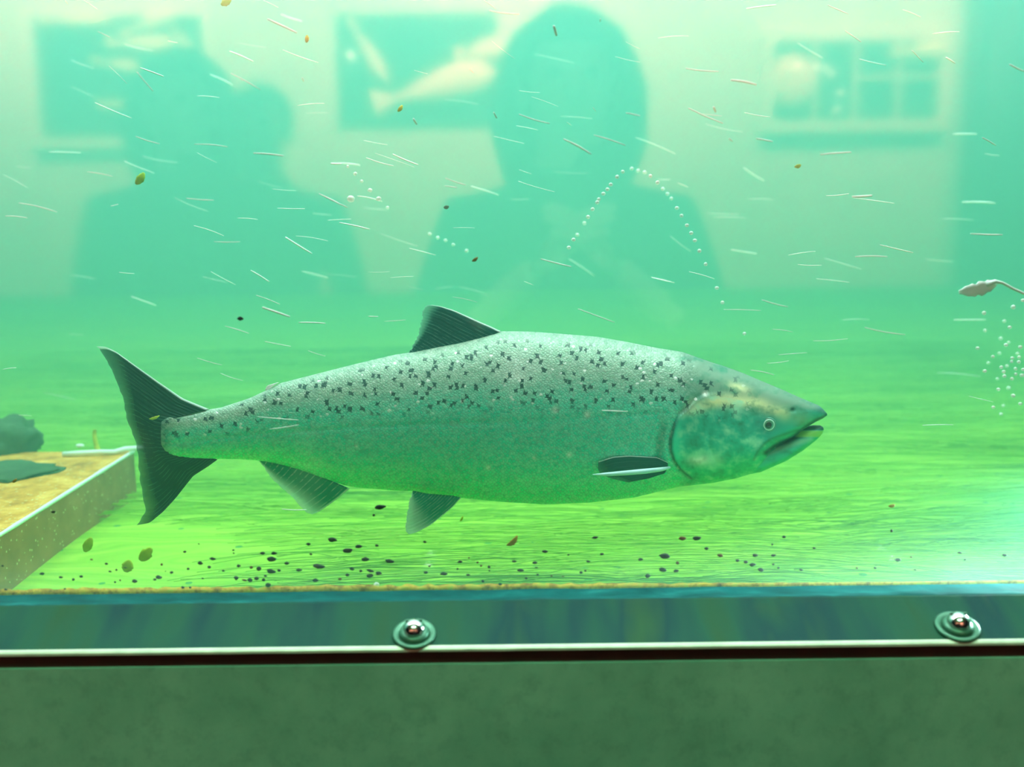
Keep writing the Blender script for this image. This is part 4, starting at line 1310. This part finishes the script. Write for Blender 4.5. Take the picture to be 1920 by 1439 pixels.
# middle board
x0, z0, x1, z1 = mrect(635, 22, 930, 235, YB)
e = empty('display_board', ((x0 + x1) / 2, YB, z0), 'dark board with pale pink shapes, reflected over the dorsal fin', 'display board')
box_obj('panel', (x0, YB, z0), (x1, YB + 0.01, z1), darkp, e)
for px, py, lx, hz, an in ((690, 95, 130, 13, -1.05), (815, 165, 230, 34, 0.25), (900, 95, 90, 20, 0.1)):
    o = fish_shape('pale_shape', px, py, lx, hz, an, salmon_pink, YB + 0.012, e)
tag(disk('round_bulb', 657, 103, 5, 5, bulb_mat, YB + 0.05), 'round warm lamp before the middle display board', 'bulb')
# dark curtain on the far right of the back wall
x0 = mirror(1800, 200, YB).x
v, f = [], []
for i in range(61):
    x = x0 + 1.2 * i / 60
    yy = YB + 0.05 + 0.02 * math.sin(i * 1.1)
    v += [(x, yy, -1.04), (x, yy, 1.6), (x, yy - 0.006, 1.6), (x, yy - 0.006, -1.04)]
for i in range(60):
    for k in range(4):
        f.append((i * 4 + k, i * 4 + (k + 1) % 4, (i + 1) * 4 + (k + 1) % 4, (i + 1) * 4 + k))
tag(from_pydata('curtain', v, f, darkp), 'dark curtain at the right end of the back wall, reflected', 'curtain')


# ---- visitors
skin_m = plain('skin', (0.55, 0.34, 0.25), 0.5)
cloth = [plain('charcoal_jacket', (0.03, 0.035, 0.04), 0.85), plain('navy_jacket', (0.02, 0.03, 0.05), 0.85), plain('dark_green_coat', (0.02, 0.04, 0.03), 0.85)]
trou = plain('dark_trousers', (0.02, 0.02, 0.025), 0.85)
hair_m = plain('dark_hair', (0.02, 0.014, 0.01), 0.6)
shoe_m = plain('black_shoe', (0.01, 0.01, 0.01), 0.5)


def skin_mesh(name, chains, root):
    """chains: lists of (point, rx, ry); shared points join"""
    key, pts, rad, eds = {}, [], [], []
    for ch in chains:
        prev = None
        for p, rx, ry in ch:
            k = tuple(round(c_, 4) for c_ in p)
            if k not in key:
                key[k] = len(pts)
                pts.append(p)
                rad.append((rx, ry))
            if prev is not None:
                eds.append((prev, key[k]))
            prev = key[k]
    me = bpy.data.meshes.new(name)
    me.from_pydata([tuple(p) for p in pts], eds, [])
    o = bpy.data.objects.new(name, me)
    COL.objects.link(o)
    m1 = o.modifiers.new('skin', 'SKIN')
    m1.use_smooth_shade = True
    for i, r_ in enumerate(rad):
        me.skin_vertices[0].data[i].radius = r_
    me.skin_vertices[0].data[root].use_root = True
    o.modifiers.new('sub', 'SUBSURF').levels = 2
    o.modifiers['sub'].render_levels = 2
    dg = bpy.context.evaluated_depsgraph_get()
    out = bpy.data.meshes.new_from_object(o.evaluated_get(dg))
    bpy.data.objects.remove(o)
    return out


def person(head_px, head_py, y, hgt, label, coat, arms_up=False, hood=False):
    hc = mirror(head_px, head_py, y)
    fz = -1.05
    s = (hc.z + 0.11 - fz) / 1.75                       # body scale from the head height above the room floor
    o = Vector((hc.x, y, fz))
    P_ = lambda x, yy, z: Vector((x * s, yy * s, z * s))
    C_ = []
    C_.append([(P_(0, 0, 0.95), .15 * s, .11 * s), (P_(0, 0, 1.15), .14 * s, .10 * s), (P_(0, -0.01, 1.34), .17 * s, .115 * s), (P_(0, 0, 1.47), .09 * s, .075 * s), (P_(0, 0.01, 1.53), .058 * s, .058 * s), (P_(0, 0.02, 1.60), .080 * s, .092 * s), (P_(0, 0.02, 1.68), .080 * s, .095 * s), (P_(0, 0.01, 1.735), .05 * s, .06 * s)])
    hands = []
    for sx in (-1, 1):
        C_.append([(P_(0, 0, 0.95), .15 * s, .11 * s), (P_(sx * .10, 0, .86), .095 * s, .095 * s), (P_(sx * .11, .02, .50), .062 * s, .065 * s), (P_(sx * .11, -.01, .28), .055 * s, .058 * s), (P_(sx * .11, -.02, .09), .042 * s, .045 * s), (P_(sx * .12, .02, .045), .045 * s, .04 * s), (P_(sx * .13, .15, .03), .038 * s, .028 * s)])
        if arms_up:
            wr = P_(sx * .09, .17, 1.30)
            C_.append([(P_(0, -0.01, 1.34), .17 * s, .115 * s), (P_(sx * .19, 0, 1.39), .075 * s, .075 * s), (P_(sx * .27, .02, 1.12), .052 * s, .052 * s), (P_(sx * .19, .13, 1.22), .042 * s, .042 * s), (wr, .028 * s, .03 * s), (wr + P_(-sx * .025, .03, .03), .032 * s, .022 * s)])
            hands.append((sx, wr + P_(-sx * .025, .03, .03), Vector((-sx * 0.6, 0.5, 0.6)).normalized()))
        else:
            wr = P_(sx * .27, .06, .88)
            C_.append([(P_(0, -0.01, 1.34), .17 * s, .115 * s), (P_(sx * .19, 0, 1.39), .075 * s, .075 * s), (P_(sx * .25, -.01, 1.12), .052 * s, .052 * s), (P_(sx * .265, .03, .98), .04 * s, .042 * s), (wr, .026 * s, .03 * s), (wr + P_(0, .01, -.05), .022 * s, .036 * s)])
            hands.append((sx, wr + P_(0, .01, -.05), Vector((0, 0.15, -1)).normalized()))
    me = skin_mesh('body', C_, 0)
    for m_ in (coat, trou, skin_m, shoe_m):
        me.materials.append(m_)
    for p in me.polygons:
        c_ = p.center / s
        p.material_index = 3 if c_.z < 0.085 else 1 if c_.z < 0.92 and abs(c_.x) < 0.215 else 2 if (c_.z > 1.50 or (not arms_up and c_.z < 0.89) or (arms_up and c_.y > 0.17 and c_.z > 1.2)) else 0
    e_ = empty('person', o, label, 'person', None)
    b = bpy.data.objects.new('body', me)
    COL.objects.link(b)
    b.parent = e_
    me.polygons.foreach_set('use_smooth', [True] * len(me.polygons))
    # face: nose, ears
    bm_ = blob(P_(0, 0.115, 1.625), (.016 * s, .022 * s, .026 * s), 2.0, 0.05, 2)
    n_ = from_bm('nose', bm_, skin_m, smooth=True); n_.parent = e_
    for sx in (-1, 1):
        n_ = from_bm('ear', blob(P_(sx * .084, 0.0, 1.63), (.012 * s, .020 * s, .032 * s), 3.0, 0.1, 2), skin_m, smooth=True); n_.parent = e_
        n_ = from_bm('eye', blob(P_(sx * .032, 0.104, 1.652), (.013 * s, .010 * s, .009 * s), 3.0, 0.02, 2), plain('dark_eye', (0.03, 0.03, 0.03), 0.2), smooth=True); n_.parent = e_
    n_ = from_bm('mouth', blob(P_(0, 0.104, 1.575), (.026 * s, .008 * s, .007 * s), 3.0, 0.05, 2), plain('lips', (0.4, 0.16, 0.13), 0.5), smooth=True); n_.parent = e_
    bm_ = blob(P_(0, -0.012, 1.678), (.096 * s, .112 * s, .098 * s), 4.0, 0.08, 3)
    dead = [w for w in bm_.verts if w.co.y > 0.055 * s and w.co.z < 1.70 * s or w.co.z < 1.575 * s]
    bmesh.ops.delete(bm_, geom=dead, context='VERTS')
    n_ = from_bm('hair', bm_, hair_m, smooth=True); n_.parent = e_
    if hood:
        bm_ = blob(P_(0, -0.02, 1.585), (.142 * s, .135 * s, .205 * s), 6.0, 0.06, 3)
        dead = [w for w in bm_.verts if w.co.y > 0.05 * s and abs(w.co.x) < .085 * s and 1.53 * s < w.co.z < 1.73 * s]
        bmesh.ops.delete(bm_, geom=dead, context='VERTS')
        n_ = from_bm('hood', bm_, coat, smooth=True); n_.parent = e_
        m_ = n_.modifiers.new('thick', 'SOLIDIFY'); m_.thickness = 0.006
    # hands with five fingers
    for sx, wp, d in hands:
        ch = []
        sidev = d.cross(Vector((0, 1, 0.2))).normalized() if not arms_up else Vector((0, 0.6, -0.5)).normalized()
        pal = wp + d * .045 * s
        vv_, ff_ = [], []
        for fi in range(4):
            b0 = wp + d * .02 * s + sidev * (.010 * (fi - 1.5) * s)
            ln = (.075, .088, .084, .066)[fi] * s
            k1 = b0 + sidev * (.009 * (fi - 1.5) * s) + d * .045 * s
            cv = Vector((-sx, 0, 0))
            tube(vv_, ff_, [b0, k1, k1 + d * ln * .45 + cv * .006 * s, k1 + d * ln * .75 + cv * .02 * s, k1 + d * ln * .9 + cv * .034 * s], [.011 * s, .0095 * s, .0088 * s, .008 * s, .006 * s], 8)
        tb = wp + sidev * .022 * s
        tube(vv_, ff_, [wp, tb + d * .02 * s, tb + d * .045 * s + sidev * .012 * s, tb + d * .07 * s + sidev * .014 * s], [.012 * s, .012 * s, .010 * s, .007 * s], 8)
        n_ = from_pydata('hand', vv_, ff_, skin_m)
        n_.parent = e_
    return e_


person(1068, 165, -1.0, 1.7, 'visitor in a hooded charcoal jacket with raised hands, reflected over the shoulder of the fish', cloth[0], True, True)
person(487, 245, -2.15, 1.4, 'visitor in a navy jacket standing by the back wall, reflected', cloth[1])
person(335, 205, -1.6, 1.6, 'visitor in a hooded dark green coat, reflected at the left above the tail', cloth[2], False, True)
